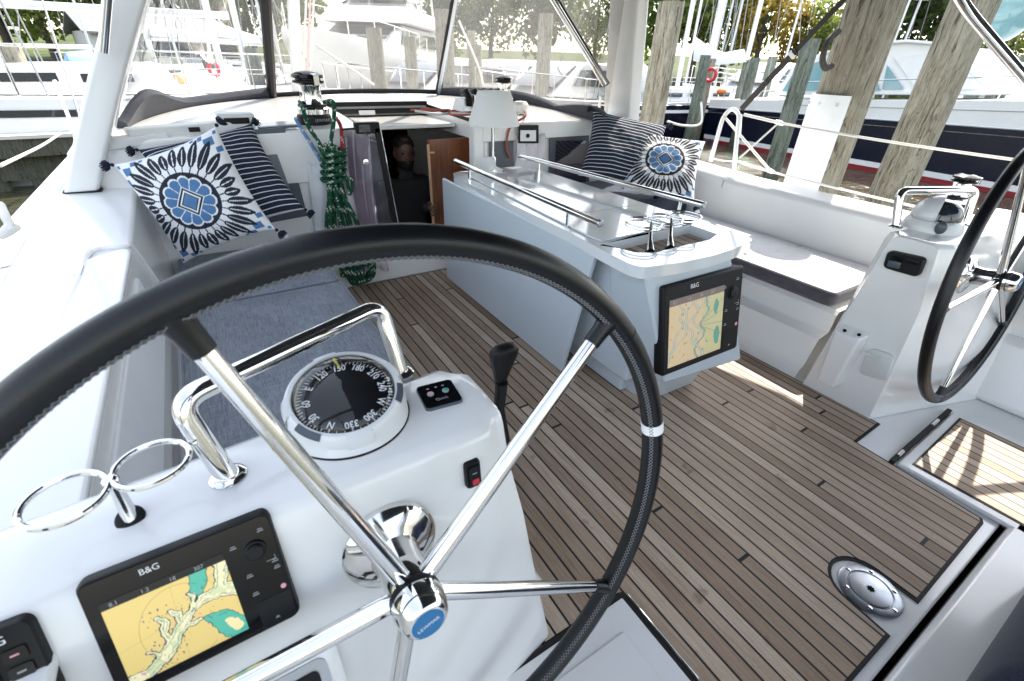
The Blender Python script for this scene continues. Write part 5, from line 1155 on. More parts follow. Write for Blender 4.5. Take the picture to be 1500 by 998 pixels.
# ================================================================== harbour
WZ = -.75
m = mat('water', (.030,.034,.018), .07, spec=.35); t = NT(m); c = t.coord(); n1 = t.noise(t.mapping(c, scale=(1,1.6,1), rot=(0,0,R(25))), 1.6, 4, .6); n2 = t.noise(t.mapping(c, scale=(1,2.2,1), rot=(0,0,R(-10))), 5.5, 3, .5)
t.bump(t.m('ADD', n1, t.m('MULTIPLY', n2, .45)), .8, .22); t.color(t.ramp(t.noise(c, .35, 3), [(.35, (.035,.038,.018)), (.7, (.055,.052,.028))])); M['water'] = m
b = MB(); b.face([(-900,-900,WZ),(900,-900,WZ),(900,900,WZ),(-900,900,WZ)]); o = b.build('water', M['water'], smooth=False); tag(o, kind='structure', label='olive brown harbour water with small ripples')
m = mat('grass', (.05,.08,.02), .95, spec=.1); t = NT(m); c = t.coord(); t.color(t.ramp(t.noise(c, .5, 5), [(.35, (.045,.062,.018)), (.6, (.085,.10,.035)), (.8, (.19,.17,.10))])); M['grass'] = m
# the shore: a low bank running round the harbour
import cmath
def shore(name, a0, a1, r0, n=48):
    b = MB(); rows = []
    for k in range(n+1):
        a = R(lerp(a0, a1, k/n)); rr = r0 + 2.5*noise.noise(V((k*.35, 2, 0)))
        rows.append([V((math.sin(a)*(rr+d), math.cos(a)*(rr+d), z + .25*noise.noise(V((k*.5, d*.1, 4))) if d > 1 else z)) for d, z in ((0,WZ-.3),(1.2,.0),(5,.25),(25,1.0),(90,3.2),(400,6.))])
    b.loft(rows); return b.build(name, M['grass'], None, angle=80)
tag(shore('shore', -45, 100, 44), kind='structure', label='low grassy shore round the harbour')

# --- trees
def leaf_mat(name, a, b_):
    m = mat(name, a, .6, spec=.25); t = NT(m); at = t.add('ShaderNodeAttribute', attribute_name='tone'); t.color(t.ramp(at.outputs['Fac'], [(.1, a), (.9, b_)]))
    tr = t.add('ShaderNodeBsdfTranslucent'); t.link(t.ramp(at.outputs['Fac'], [(.1, tuple(min(1,q*1.5) for q in a)), (.9, tuple(min(1, q*1.6) for q in b_))]), tr.inputs[0]); mx = t.add('ShaderNodeMixShader'); mx.inputs[0].default_value = .42
    t.link(t.bsdf.outputs[0], mx.inputs[1]); t.link(tr.outputs[0], mx.inputs[2]); t.link(mx.outputs[0], t.n['Material Output'].inputs[0]); M[name] = m
leaf_mat('leaf_green', (.040,.070,.016), (.13,.19,.040)); leaf_mat('leaf_bright', (.08,.115,.025), (.21,.25,.055)); leaf_mat('leaf_yellow', (.18,.14,.03), (.38,.28,.06)); leaf_mat('leaf_dark', (.022,.040,.012), (.075,.105,.03))
M['bark'] = mat('bark', (.08,.065,.05), .9)
def crown_mesh(seed, n_clump, n_leaf, shape, leaf, mt):
    rnd = random.Random(seed); bm = bmesh.new(); tones = []; cl = []
    for k in range(n_clump):
        while True:
            p = V((rnd.uniform(-1,1), rnd.uniform(-1,1), rnd.uniform(-1,1)))
            if .25 < p.length < 1: break
        cl.append((V((p.x*shape[0], p.y*shape[0], shape[1]+p.z*shape[2])), rnd.uniform(.55,1.05)*shape[0]*.42, rnd.uniform(-.25,.3)))
    for c, r, tn in cl:
        for _ in range(n_leaf):
            d = V((rnd.gauss(0,1), rnd.gauss(0,1), rnd.gauss(0,1))).normalized(); p = c + d*r*rnd.uniform(.35,1)**.6
            s = leaf*rnd.uniform(.6,1.4); nr = (d+V((rnd.uniform(-.8,.8), rnd.uniform(-.8,.8), rnd.uniform(-.3,.9)))).normalized(); a = nr.orthogonal().normalized(); bb = nr.cross(a); an = rnd.uniform(0,6.28); a, bb = a*math.cos(an)+bb*math.sin(an), bb*math.cos(an)-a*math.sin(an)
            vs = [bm.verts.new(p+q) for q in (a*s, bb*s*.55, -a*s, -bb*s*.55)]; bm.faces.new(vs); tones += [min(1, max(0, .5+tn+rnd.uniform(-.25,.25)))]*4
    me = bpy.data.meshes.new('crown'); bm.to_mesh(me); bm.free(); at = me.attributes.new('tone', 'FLOAT', 'POINT'); at.data.foreach_set('value', tones); me.materials.append(mt); return me
def make_tree(seed, h, shape, label, mt, n_clump=34, n_leaf=85, leaf=.24):
    rt = thing('tree', (0,0,0), label, 'tree', 'trees on the shore'); rnd = random.Random(seed); b = MB(); zc = shape[1]
    b.tube(catmull([V((0,0,-.4)), V((.1,.05,h*.2)), V((-.08,.1,h*.45)), V((.05,0,h*.8))], 5), [.26*(1-.8*k/15) for k in range(16)], 8)
    for k in range(7):
        a = k*2.4; z0 = h*(.25+.07*k); q = V((math.cos(a)*shape[0]*.7, math.sin(a)*shape[0]*.7, zc+rnd.uniform(-.3,.6)*shape[2])); p0 = V((0,.05,z0)); b.tube(catmull([p0, p0.lerp(q,.5)+V((0,0,-.2)), q], 5), [.09*(1-.85*i/10) for i in range(11)], 6)
    b.build('trunk', M['bark'], rt, angle=80)
    cr = bpy.data.objects.new('crown', crown_mesh(seed, n_clump, n_leaf, shape, leaf, mt)); COL.objects.link(cr); cr.parent = rt; return rt
protos = {}
for key, mt, h, shape, nc, nl, lf in (('green','leaf_green',9,(3.6,5.6,4.2),46,95,.23), ('bright','leaf_bright',8.5,(3.0,5.4,3.6),36,80,.21), ('yellow','leaf_yellow',7.5,(2.5,4.9,3.0),30,62,.20), ('dark','leaf_dark',9.5,(3.2,5.2,4.8),34,70,.24)): protos[key] = [make_tree(hash(key) % 97 if False else {'green':3,'bright':8,'yellow':12,'dark':21}[key], h, shape, 'tree', M[mt], nc, nl, lf), False]
def tree(key, px, dist, s, label, rz=0):
    p = D(px, 120, dist); p.z = .3 + max(0, dist-49)*.03
    o, used = protos[key]
    if used: copy_tree(o, p, label, rz, (s,s,s))
    else: o.location = p; o['label'] = label; o.rotation_euler.z = rz; o.scale = (s,s,s); protos[key][1] = True
for a in [('green',35,52,1.15,'dense green tree behind the mast of the moored boat at far left',.3), ('bright',95,49,.95,'pale green tree just right of the left moored boat\'s mast',1.), ('green',140,55,1.3,'tall green tree behind the port arch leg',2.), ('dark',-70,52,1.2,'dark tree beyond the left edge of the picture',.2),
  ('dark',215,50,1.15,'dark green tree at the left end of the port hood window',4.), ('green',270,54,1.25,'broad green tree above the long grey shed',.7), ('dark',330,51,1.05,'dark tree behind the thick white mast in the port hood window',3.), ('green',385,55,1.2,'green tree behind the hood\'s black corner binding',1.4), ('bright',445,52,1.1,'pale tree seen through the left end of the front hood window',5.),
  ('green',560,58,1.2,'tree hidden in haze behind the flybridge boat',2.2), ('green',665,56,1.0,'tree behind the hood tube in the front window',.1), ('bright',720,54,1.1,'pale tree seen through the left part of the starboard hood window',2.8), ('green',800,56,1.1,'tree seen through the middle of the starboard hood window',1.9), ('bright',868,52,.9,'tree behind the chrome tube of the starboard hood window',.8),
  ('green',955,50,1.25,'tall green tree left of the flat-topped tall piling',.5), ('bright',1012,47,1.05,'bright green tree right of the flat-topped tall piling',1.7), ('green',1052,53,1.2,'tall green tree behind the grey boom tent',3.3), ('yellow',1100,46,1.05,'yellow autumn tree behind the grey boom tent\'s right end',.4), ('yellow',1142,50,.72,'small yellowing tree below the open sky',2.0), ('bright',1182,51,.70,'low bright green tree below the open sky, behind the leaning dark piling',3.9), ('bright',1218,47,.80,'green tree just left of the big piling',1.1),
  ('dark',1300,44,1.0,'dark tree with sky showing through, between the two big pilings',2.6), ('dark',1338,48,.95,'dark tree left of the second big piling',.9), ('bright',1455,50,.62,'low green tree right of the second big piling',1.2), ('yellow',1500,52,.6,'low yellowish tree at the right edge',2.1)]: tree(*a)

# --- pilings
def pile(top, dist, dia, mt, label, name='piling', lean=(0,0), group='mooring pilings'):
    p = D(*top, dist); b = MB(); H = p.z - WZ + .6; rows = []; r = dia/2; sd = top[0]*.13
    n = 14; sg = 28
    for k in range(n+1):
        z = WZ-.6 + H*k/n; rows.append([V((p.x+lean[0]*(z-p.z), p.y+lean[1]*(z-p.z), z)) + V((math.cos(2*math.pi*i/sg), math.sin(2*math.pi*i/sg), 0))*r*(1.06-.10*k/n)*(1+.035*noise.noise(V((math.cos(2*math.pi*i/sg)*1.6+sd, math.sin(2*math.pi*i/sg)*1.6, z*.7)))+.018*noise.noise(V((math.cos(2*math.pi*i/sg)*9+sd, math.sin(2*math.pi*i/sg)*9, z*.6)))) for i in range(sg)])
    b.loft(rows, True); return single(b, name, M[mt], label, 'piling', (p.x, p.y, WZ), group, angle=60), p
pile((984,3), 6.8, .30, 'pile_wood', 'tall flat-topped weathered piling just right of the starboard arch leg')
pile((1034,81), 15, .27, 'pile_green', 'greenish piling at the near corner of the small jetty'); pile((1043,86), 16.5, .26, 'pile_wood', 'brown piling right behind the greenish jetty corner piling')
pile((1107,85), 17, .28, 'pile_green', 'greenish front piling of the pair beside the boom tent\'s right end'); pile((1096,88), 18.5, .26, 'pile_green', 'rear piling of the pair beside the boom tent\'s right end')
pile((1133,83), 22, .34, 'pile_green', 'slim far piling left of the leaning dark piling')
pile((1190,57), 9.2, .255, 'pile_green', 'dark green weathered piling in front of the navy motor yacht\'s stern')
e_, pe = pile((1306,-60), 4.6, .37, 'pile_wood', 'biggest pale piling with a white rubbing board, close to our rail', lean=(.0,.0))
f_, pf = pile((1456,-60), 6.2, .36, 'pile_wood', 'large brownish piling right of the biggest one, crossing the yacht\'s hull', lean=(.0,.0))
pile((1455,74), 21, .36, 'pile_green', 'short mossy piling left of a pair behind the yacht\'s foredeck'); pile((1487,82), 19, .40, 'pile_green', 'short mossy piling right of a pair behind the yacht\'s foredeck')
pile((547,41), 13, .36, 'pile_wood', 'taller piling seen through the front hood window'); pile((600,54), 15, .34, 'pile_wood', 'shorter piling seen through the front hood window'); pile((650,14), 12, .40, 'pile_wood', 'tall piling beside the hood tube in the front window'); pile((696,66), 14, .36, 'pile_wood', 'piling at the left of the starboard hood window'); pile((690,45), 20, .34, 'pile_wood', 'farther piling behind the hood tube'); pile((800,20), 15, .4, 'pile_wood', 'piling in the middle of the starboard hood window')
pile((205,72), 14, .42, 'pile_green', 'stout greenish piling at the left of the port hood window'); pile((303,76), 19, .40, 'pile_green', 'greenish piling right of the red life-ring in the port hood window'); pile((368,70), 17, .36, 'pile_green', 'piling right of the thick white mast'); pile((257,82), 24, .34, 'pile_wood', 'thin far piling in the port hood window'); pile((10,65), 13, .36, 'pile_wood', 'piling left of the moored boat\'s mast at far left'); pile((2,150), 13.2, .24, 'dock_wood', 'short brown pier post at the left edge')
# white rubbing board on the big piling, rope hook
b = MB(); ax0 = math.atan2(-pe.y, -pe.x); rows = []
for z in (-.5,.2,.9,1.18,1.2):
    cx = pe.x+0; rows.append([V((cx,pe.y,z)) + V((math.cos(ax0+a), math.sin(ax0+a), 0))*rr for a, rr in [(R(-85+10*k), .206) for k in range(11)]+[(R(15-10*k), .190) for k in range(11)]])
b.loft(rows, True); bd = single(b, 'rubbing_board', M['gelcoat_matte'], 'white plastic rubbing board nailed round the biggest piling', 'rubbing board', (pe.x, pe.y, 0))
b = MB()
for a in (-75,-40,-5):
    for z in (.3,1.14): b = MB(); b.lathe([(.012,0),(.010,.004),(0,.005)], V((pe.x+0, pe.y, z))+V((math.cos(ax0+R(a)), math.sin(ax0+R(a)), 0))*.205, V((math.cos(ax0+R(a)), math.sin(ax0+R(a)), 0)), 8); b.build('nail', M['steel'], bd)
b = MB(); b.tube(catmull([D(1228,46,4.35), D(1212,62,4.25), D(1205,86,4.25), D(1209,100,4.3), D(1218,97,4.4)], 8), .020, 8); single(b, 'mooring_loop', M['strap_brown'], 'dark rope loop hung on the left side of the biggest piling', 'rope', D(1212,70,4.3))
# the brown strap from our gate to the piling
s0, s1 = X(1086,160,3.66), V((pe.x-.2, pe.y-.1, 2.35)); s1 = D(1246,-12,4.2)
b = MB(); 
for off, w_, a_, c_ in ((0,.042,0,.55),(.012,.034,.45,1),(-.012,.03,.0,.28)): b.bar(s0.lerp(s1,a_)+V((off,off*.5,0)), s0.lerp(s1,c_)+V((off*.4,0,0)), w_, .008, (-.6,-.4,.6))
stp = single(b, 'mooring_strap', M['strap_brown'], 'brown webbing strap slanting from our boarding gate up to the big piling', 'strap', s0)
b = MB(); b.bar(s0.lerp(s1,.50), s0.lerp(s1,.53), .05, .018, (-.6,-.4,.6)); b.build('white_tape', M['white_ink'], stp)

# --- generic sailing boat: local x towards the bow, z = 0 at the water
def stays(b, pts, r=.012):
    for a, c in pts: b.tube([a, c], r, 5)
def sailboat(label, L, beam, fb, hull, mast_h, cat='sailboat', mastx=.08, boom=True, cover='sail_cloth', dodger=None, group='moored sailing boats', stripe=None, mast_r=.09):
    rt = thing('sailboat', (0,0,0), label, cat, group); b = MB(); rows = []
    N = 14
    def hb(t): return beam/2*max(.02, (1-max(0,(t-.45)/.55)**2.2))*(.80+.2*min(1, t/.35))
    def zs(t): return fb*(1+.22*max(0,t-.4)**1.3)
    for k in range(N+1):
        t = k/N; x = -L/2+L*t; h = hb(t); z = zs(t); rows.append([V((x+.25*t*q[1], h*q[0], z*q[1] if q[1] >= 0 else q[1]*.5)) for q in ((.55,-.6),(.86,0),(.95,.35),(1,.7),(1.0,1.0),(.96,1.03),(.90,1.0),(0,1.04),(-.90,1.0),(-.96,1.03),(-1,1),(-1,.7),(-.95,.35),(-.86,0),(-.55,-.6))])
    b.loft(rows, True); hl = b.build('hull', [hull], rt, angle=50)
    b = MB(); rows = []
    for k in range(2, N): t = k/N; rows.append([V((-L/2+L*t, hb(t)*q, zs(t)*1.03+.01)) for q in (-.88,0,.88)])
    b.loft(rows); b.build('deck', M['deck_white'], rt)
    if stripe:
        b = MB()
        for sd in (1,-1):
            rows = []
            for k in range(N+1): t = k/N; rows.append([V((-L/2+L*t+.25*t*q, sd*(hb(t)*1.0+.012), zs(t)*q)) for q in (.80,.88)])
            b.loft(rows)
        b.build('stripe', stripe, rt)
    b = MB(); z0 = fb*1.03
    b.hexa([(-L*.22,-beam*.30,z0),(L*.22,-beam*.22,z0),(L*.22,beam*.22,z0),(-L*.22,beam*.30,z0),(-L*.20,-beam*.25,z0+.42),(L*.14,-beam*.17,z0+.36),(L*.14,beam*.17,z0+.36),(-L*.20,beam*.25,z0+.42)]); cb = b.build('cabin', M['hull_white'], rt, bevel=.05, segs=3)
    for sd in (1,-1):
        for k in range(3): b = MB(); b.bar((-L*.15+k*L*.1, sd*(beam*.278-k*beam*.018), z0+.22), (-L*.08+k*L*.1, sd*(beam*.268-k*beam*.018), z0+.21), .02, .12); b.build('cabin_window', M['glass_dark'], cb)
    mx = L*mastx; b = MB(); b.tube([(mx,0,z0+.2), (mx-.1,0,z0+mast_h)], [mast_r, mast_r*.8], 12); ms = b.build('mast', M['alu'], rt)
    b = MB()
    for f in (.45,.72): b.tube([(mx-.05,-beam*.28,z0+mast_h*f), (mx,0,z0+mast_h*f+.05), (mx-.05,beam*.28,z0+mast_h*f)], .025, 6)
    b.build('spreader', M['alu'], ms)
    b = MB(); tp = V((mx-.1,0,z0+mast_h)); stays(b, [(tp,V((L*.52,0,fb*1.2))),(tp,V((-L*.5,0,fb))),(tp,V((mx-.2,beam*.46,fb))),(tp,V((mx-.2,-beam*.46,fb))),(V((mx,0,z0+mast_h*.6)),V((mx-.5,beam*.44,fb))),(V((mx,0,z0+mast_h*.6)),V((mx-.5,-beam*.44,fb)))]); b.build('rigging', M['wire'], ms)
    if boom:
        b = MB(); b.tube([(mx-.1,0,z0+1.15), (mx-L*.36,0,z0+1.2)], .06, 10); bo = b.build('boom', M['alu'], rt)
        if cover:
            b = MB(); b.tube([(mx-.05,0,z0+1.7),(mx-.15,0,z0+1.38),(mx-L*.12,0,z0+1.36),(mx-L*.34,0,z0+1.30)], [.10,.18,.16,.09], 12); b.build('sail_cover', M[cover], bo)
    if dodger:
        b = MB(); rows = [[V((-L*.20-.05*j, lerp(-beam*.27,beam*.27,i/10), z0+.38+.62*math.sin(math.pi*min(1,max(0,i/10)))**.45*(1 if j else .0)+(.0 if j else .0))) for i in range(11)] for j in (0,)]
        rows = [[V((x, beam*.28*math.cos(math.pi*i/12), z0+.30+hh*math.sin(math.pi*i/12)**.5)) for i in range(13)] for x, hh in ((-L*.16,.15),(-L*.20,.75),(-L*.27,.82))]
        b.loft(rows); d_ = b.build('spray_hood', M[dodger], rt); s_ = d_.modifiers.new('thick','SOLIDIFY'); s_.thickness = .02
    for sd in (1,-1):
        b = MB(); prev = None
        for k in range(0, 9):
            t = .06+.11*k; p = V((-L/2+L*t, sd*hb(t)*.94, zs(t)*1.03)); b.tube([p, p+V((0,0,.6))], .013, 6)
            if prev: b.tube([prev+V((0,0,.6)), p+V((0,0,.6))], .008, 5); b.tube([prev+V((0,0,.3)), p+V((0,0,.3))], .006, 5)
            prev = p
        b.build('guard_rail', M['chrome'], rt)
    return rt
def put(rt, px, dist, hdg, s=1.):                                     # hdg: bow bearing in degrees from our own bow, clockwise
    p = D(px, 120, dist); rt.location = (p.x, p.y, WZ); rt.rotation_euler.z = R(90-hdg); rt.scale = (s,s,s); return rt
def motorboat(label, L, beam, fb, name='motor_boat', fly=True, hull='hull_white', group='white motor boats'):
    rt = thing(name, (0,0,0), label, 'motor boat', group); N = 16; b = MB(); rows = []
    def hb(t): return beam/2*(1-max(0,(t-.5)/.5)**2.4*.97)
    def zs(t): return fb*(1+.55*max(0,t-.25)**1.5)
    for k in range(N+1):
        t = k/N; x = -L/2+L*t; h = hb(t); z = zs(t); fl = max(0, t-.4)*1.6
        rows.append([V((x+q[1]*1.3*t**3, h*(q[0] if q[1] > .9 else q[0]*(1-.35*fl*(1-q[1]))), z*q[1] if q[1] >= 0 else q[1]*.4)) for q in ((.6,-.5),(.9,0),(.93,.4),(.97,.75),(1,1),(.97,1.04),(.9,1.0),(-.9,1.0),(-.97,1.04),(-1,1),(-.97,.75),(-.93,.4),(-.9,0),(-.6,-.5))])
    b.loft(rows, True); b.build('hull', M[hull], rt, angle=45)
    z0 = fb*1.05
    b = MB(); b.hexa([(-L*.30,-beam*.40,z0-.1),(L*.28,-beam*.30,z0+.2),(L*.28,beam*.30,z0+.2),(-L*.30,beam*.40,z0-.1),(-L*.28,-beam*.36,z0+1.0),(L*.08,-beam*.28,z0+1.05),(L*.08,beam*.28,z0+1.05),(-L*.28,beam*.36,z0+1.0)]); cb = b.build('deckhouse', M['hull_white'], rt, bevel=.08, segs=3)
    for sd in (1,-1):
        b = MB(); b.hexa([(-L*.24,sd*beam*.395,z0+.35),(L*.16,sd*beam*.325,z0+.45),(L*.16,sd*beam*.30,z0+.45),(-L*.24,sd*beam*.37,z0+.35),(-L*.24,sd*beam*.375,z0+.82),(L*.10,sd*beam*.300,z0+.85),(L*.10,sd*beam*.28,z0+.85),(-L*.24,sd*beam*.35,z0+.82)]); b.build('side_window', M['glass_dark'], cb)
    b = MB(); b.hexa([(L*.245,-beam*.25,z0+.42),(L*.265,-beam*.25,z0+.42),(L*.265,beam*.25,z0+.42),(L*.245,beam*.25,z0+.42),(L*.10,-beam*.24,z0+.95),(L*.12,-beam*.24,z0+.95),(L*.12,beam*.24,z0+.95),(L*.10,beam*.24,z0+.95)]); b.build('windscreen', M['glass_dark'], cb)
    if fly:
        b = MB(); b.hexa([(-L*.36,-beam*.42,z0+1.02),(L*.12,-beam*.36,z0+1.08),(L*.12,beam*.36,z0+1.08),(-L*.36,beam*.42,z0+1.02),(-L*.36,-beam*.40,z0+1.55),(L*.02,-beam*.32,z0+1.65),(L*.02,beam*.32,z0+1.65),(-L*.36,beam*.40,z0+1.55)]); fb_ = b.build('flybridge', M['hull_white'], rt, bevel=.08, segs=3)
        b = MB(); b.hexa([(-L*.10,-beam*.30,z0+1.62),(L*.0,-beam*.26,z0+1.66),(L*.0,beam*.26,z0+1.66),(-L*.10,beam*.30,z0+1.62),(-L*.16,-beam*.28,z0+2.5),(-L*.14,-beam*.24,z0+2.5),(-L*.14,beam*.24,z0+2.5),(-L*.16,beam*.28,z0+2.5)]); b.build('flybridge_screen', M['tinted_acrylic'], fb_)
        b = MB(); b.hexa([(-L*.34,-beam*.36,z0+2.5),(-L*.08,-beam*.32,z0+2.5),(-L*.08,beam*.32,z0+2.5),(-L*.34,beam*.36,z0+2.5),(-L*.33,-beam*.34,z0+2.6),(-L*.10,-beam*.3,z0+2.62),(-L*.10,beam*.3,z0+2.62),(-L*.33,beam*.34,z0+2.6)]); b.build('hardtop', M['hull_white'], fb_, bevel=.03)
        b = MB()
        for x in (-L*.32,-L*.12):
            for s in (1,-1): b.tube([(x,s*beam*.33,z0+1.5),(x+.05,s*beam*.31,z0+2.52)], .05, 8)
        b.build('hardtop_post', M['hull_white'], fb_)
    for sd in (1,-1):
        b = MB(); prev = None
        for k in range(7):
            t = .55+.07*k; p = V((-L/2+L*t+1.1*t**3, sd*hb(t)*.93, zs(t)*1.02)); b.tube([p, p+V((0,0,.55))], .016, 6)
            if prev: b.tube([prev+V((0,0,.55)), p+V((0,0,.55))], .016, 6)
            prev = p
        b.build('bow_rail', M['chrome'], rt)
    return rt

# left: white sailing boat across the pier, blue cockpit canvas
lb_ = sailboat('white sailing boat moored across the pier at far left, with thick mast and boom', 9.5, 3.0, 1.18, M['hull_white'], 11, mastx=.02, cover=None, stripe=M['glass_dark'], mast_r=.13, group=None); 
put(lb_, 34, 13, 264, 1.12)
sb_ = sailboat('white sailing boat with light blue spray hood behind the far left one', 9, 2.9, 1.15, M['hull_white'], 10, cover=None, dodger='light_blue_canvas'); put(sb_, 0, 19, 262, .86)
# finger pier in front of it
q0, q1 = Z(-140,206,.10), Z(150,194,.10); u = (q1-q0).normalized(); w_ = V((-u.y,u.x,0)); w_ = w_ if w_.y > 0 else -w_
pier = thing('pier', (q0+q1)/2, 'weathered timber finger pier with pale top on the left, water beneath', 'pier')
b = MB(); b.hexa([q0+V((0,0,-.05)), q1+V((0,0,-.05)), q1+w_*.8+V((0,0,-.05)), q0+w_*.8+V((0,0,-.05)), q0, q1, q1+w_*.8, q0+w_*.8]); M['pier_top'] = soiled('pier_top', (.52,.50,.45), .85, .08); b.build('pier_deck', M['pier_top'], pier)
b = MB(); b.hexa([q0+w_*.03+V((0,0,-.34)), q1+w_*.03+V((0,0,-.30)), q1+w_*.09+V((0,0,-.30)), q0+w_*.09+V((0,0,-.34)), q0+w_*.03+V((0,0,-.05)), q1+w_*.03+V((0,0,-.05)), q1+w_*.09+V((0,0,-.05)), q0+w_*.09+V((0,0,-.05))]); b.build('fascia_board', M['dock_wood'], pier)
b = MB(); b.bar(q0+w_*.5+V((0,0,-.42)), q1+w_*.5+V((0,0,-.42)), .5, .55); b.build('joist', M['dock_wood'], pier)  # joist deepened to stand for the dark space under the deck
for tt in (.30,.52,.85):
    b = MB(); p = q0.lerp(q1, tt)+w_*.35; b.tube([p+V((0,0,-1.3)), p+V((0,0,-.05))], .12, 12); b.build('pier_post', M['dock_wood'], pier)
b = MB(); b.ell(Z(22,184,.16), .16, .10, .06, 14, 8); single(b, 'fender', M['blue_canvas'], 'blue fender lying on the pier by the left edge', 'fender', Z(22,184,.16))
rope([Z(88,196,.12), Z(60,214,.02).lerp(Z(60,214,.10),.5), Z(0,243,.3)], .018, M['rope_white'], 'mooring_line', 'pale mooring line from the pier down to our port side', 'rope', n=10)
# our port shrouds
b = MB(); b.tube([X(62,0,-1.05)+V((0,0,.3)), X(62,0,-1.05), X(118,175,-.98)], .010, 8); single(b, 'shroud', M['wire'], 'thin steel shroud left of the port arch leg, right one of two', 'shroud', X(118,175,-.98))
b = MB(); b.tube([X(80,118,-1.0), X(100,170,-.98), X(114,214,-.95)], .016, 8); single(b, 'shroud', M['chrome'], 'thicker steel rod with turnbuckle left of the port arch leg', 'shroud', X(114,214,-.95))
b = MB(); b.tube(catmull([X(0,300,-.78), X(8,318,-.75), X(14,332,-.74), X(2,345,-.74), X(12,340,-.72), X(24,333,-.76)], 6), .016, 8); single(b, 'deck_line', M['rope_white'], 'short rope end tied on the port side deck at the left edge', 'rope', X(10,330,-.74))
# long grey shed on the far shore
sh = thing('boat_shed', (0,0,0), 'long low pale shed with grey roof on the shore behind the port hood window', 'shed')
a0, a1 = D(150,100,42), D(352,100,44); a0.z = a1.z = .1; u = (a1-a0).normalized(); w_ = V((-u.y,u.x,0)); H1, H2 = 2.0, 3.1
b = MB(); b.hexa([a0, a1, a1+w_*6, a0+w_*6, a0+V((0,0,H1)), a1+V((0,0,H1)), a1+w_*6+V((0,0,H1)), a0+w_*6+V((0,0,H1))]); b.build('wall', M['siding'], sh)
b = MB(); e = u*.4; b.loft([[a0-e-w_*.5+V((0,0,H1-.05)), a0-e+w_*3+V((0,0,H2)), a0-e+w_*6.5+V((0,0,H1-.05))], [a1+e-w_*.5+V((0,0,H1-.05)), a1+e+w_*3+V((0,0,H2)), a1+e+w_*6.5+V((0,0,H1-.05))]]); rf = b.build('roof', M['roof_grey'], sh, smooth=False); s_ = rf.modifiers.new('thick','SOLIDIFY'); s_.thickness = .12
for k in range(9):
    p = a0.lerp(a1, .06+.105*k); b = MB(); b.bar(p-w_*.02+V((0,0,1.1)), p+u*.9-w_*.02+V((0,0,1.1)), .06, .9); b.build('window', M['glass_dark'], sh)
# boats seen through the hood windows
s1 = sailboat('white sailing boat with radar arch behind the stout piling in the port hood window', 10, 3.2, 1.15, M['hull_white'], 12, group='moored sailing boats'); put(s1, 262, 23, 222)
s2 = copy_tree(s1, label='white sailing boat with the thick mast near the middle of the port hood window'); put(s2, 345, 19, 205)
s3 = copy_tree(s1, label='sailing boat at the right end of the port hood window'); put(s3, 395, 30, 130)
mb1 = motorboat('large white flybridge motor yacht seen hazily through the front hood window', 13, 4.4, 1.9, 'motor_yacht'); put(mb1, 560, 22, 214, 1.0)
mb2 = motorboat('white motor boat lower right in the front hood window', 8, 2.9, 1.0, fly=False); put(mb2, 650, 17, 238)
mb3 = copy_tree(mb2, label='white motor boat in the middle of the starboard hood window'); put(mb3, 752, 21, 230, 1.0)
mb4 = copy_tree(mb2, label='white motor boat behind the lamp side of the starboard hood window'); put(mb4, 836, 17, 250)
mb5 = copy_tree(mb2, label='white cruiser with curved top left of the leaning dark piling'); put(mb5, 1135, 25, 268, 1.1)
# furled sail and halyards right by the hood's corner
b = MB(); b.tube([Y(428,-40,7.5), Y(432,60,7.8), Y(436,136,8.2)], .075, 12); ft = single(b, 'mast_tube', M['gelcoat_matte'], 'our own mast foot seen through the left end of the front hood window', 'mast', Y(436,136,8.2)); 
for px, mt, lab in ((446,'rope_white','pale halyard beside our mast'), (452,'rope_pink','reddish halyard beside our mast'), (457,'rope_white','outermost pale halyard beside our mast')):
    rope([Y(px+4,-40,7.6), Y(px,60,7.7), Y(px-4,132,7.9)], .014, M[mt], 'halyard', lab, 'rope', 'halyards beside the mast')
rope([Y(463,66,8.5), Y(520,105,8.3), Y(548,125,8.2)], .02, M['rope_white'], 'mooring_line', 'pale line slanting across the front hood window', 'rope')
rope([Y(672,30,7.), Y(700,95,6.9), Y(708,125,6.8)], .015, M['rope_white'], 'mooring_line', 'pale line at the left of the starboard hood window', 'rope')

# --- navy sailing boat behind the jetty, its boom tent, masts around
nv = sailboat('navy blue sailing boat with white cabin lying behind the jetty', 11, 3.3, 1.05, M['hull_navy'], 12, boom=False, group='moored sailing boats', stripe=M['white_ink'], dodger='sail_cloth'); put(nv, 1005, 19, 97)
tp = [D(1018,54,18.5), D(1046,72,18.6), D(1062,77,18.6), D(1090,72,18.8), D(1090,90,18.8), D(1055,94,18.6), D(1016,88,18.5)]
b = MB(); ridge = [tp[0], tp[1], tp[2], tp[3]]; lowA = [tp[6], tp[5].lerp(tp[6],.4), tp[5], tp[4]]; n_ = V((tp[0].x,tp[0].y,0)).normalized()
b.loft([[p-n_*.7 for p in lowA], ridge, [p+n_*.9 for p in lowA]]); o = single(b, 'boom_tent', M['sail_cloth'], 'pale grey canvas boom tent sagging over the navy sailing boat', 'tent', tp[2]); s_ = o.modifiers.new('thick','SOLIDIFY'); s_.thickness = .02
b = MB(); b.ell(D(1057,134,16.5), .18, .12, .09, 12, 8); single(b, 'life_jacket', M['orange'], 'orange bundle on the navy sailing boat\'s deck', 'life jacket', D(1057,133,16.5))
b = MB(); b.torus(D(1041,110,15.9), V((.95,.1,0)), .15, .045, 24, 8); single(b, 'life_ring', M['red'], 'red life ring hanging on the brown jetty piling', 'life ring', D(1039,108,15.9))
b = MB(); b.torus(D(313,102,17), V((.8,.6,0)), .17, .05, 24, 8); single(b, 'life_ring', M['red'], 'red life ring on a boat rail in the port hood window', 'life ring', D(313,102,17))
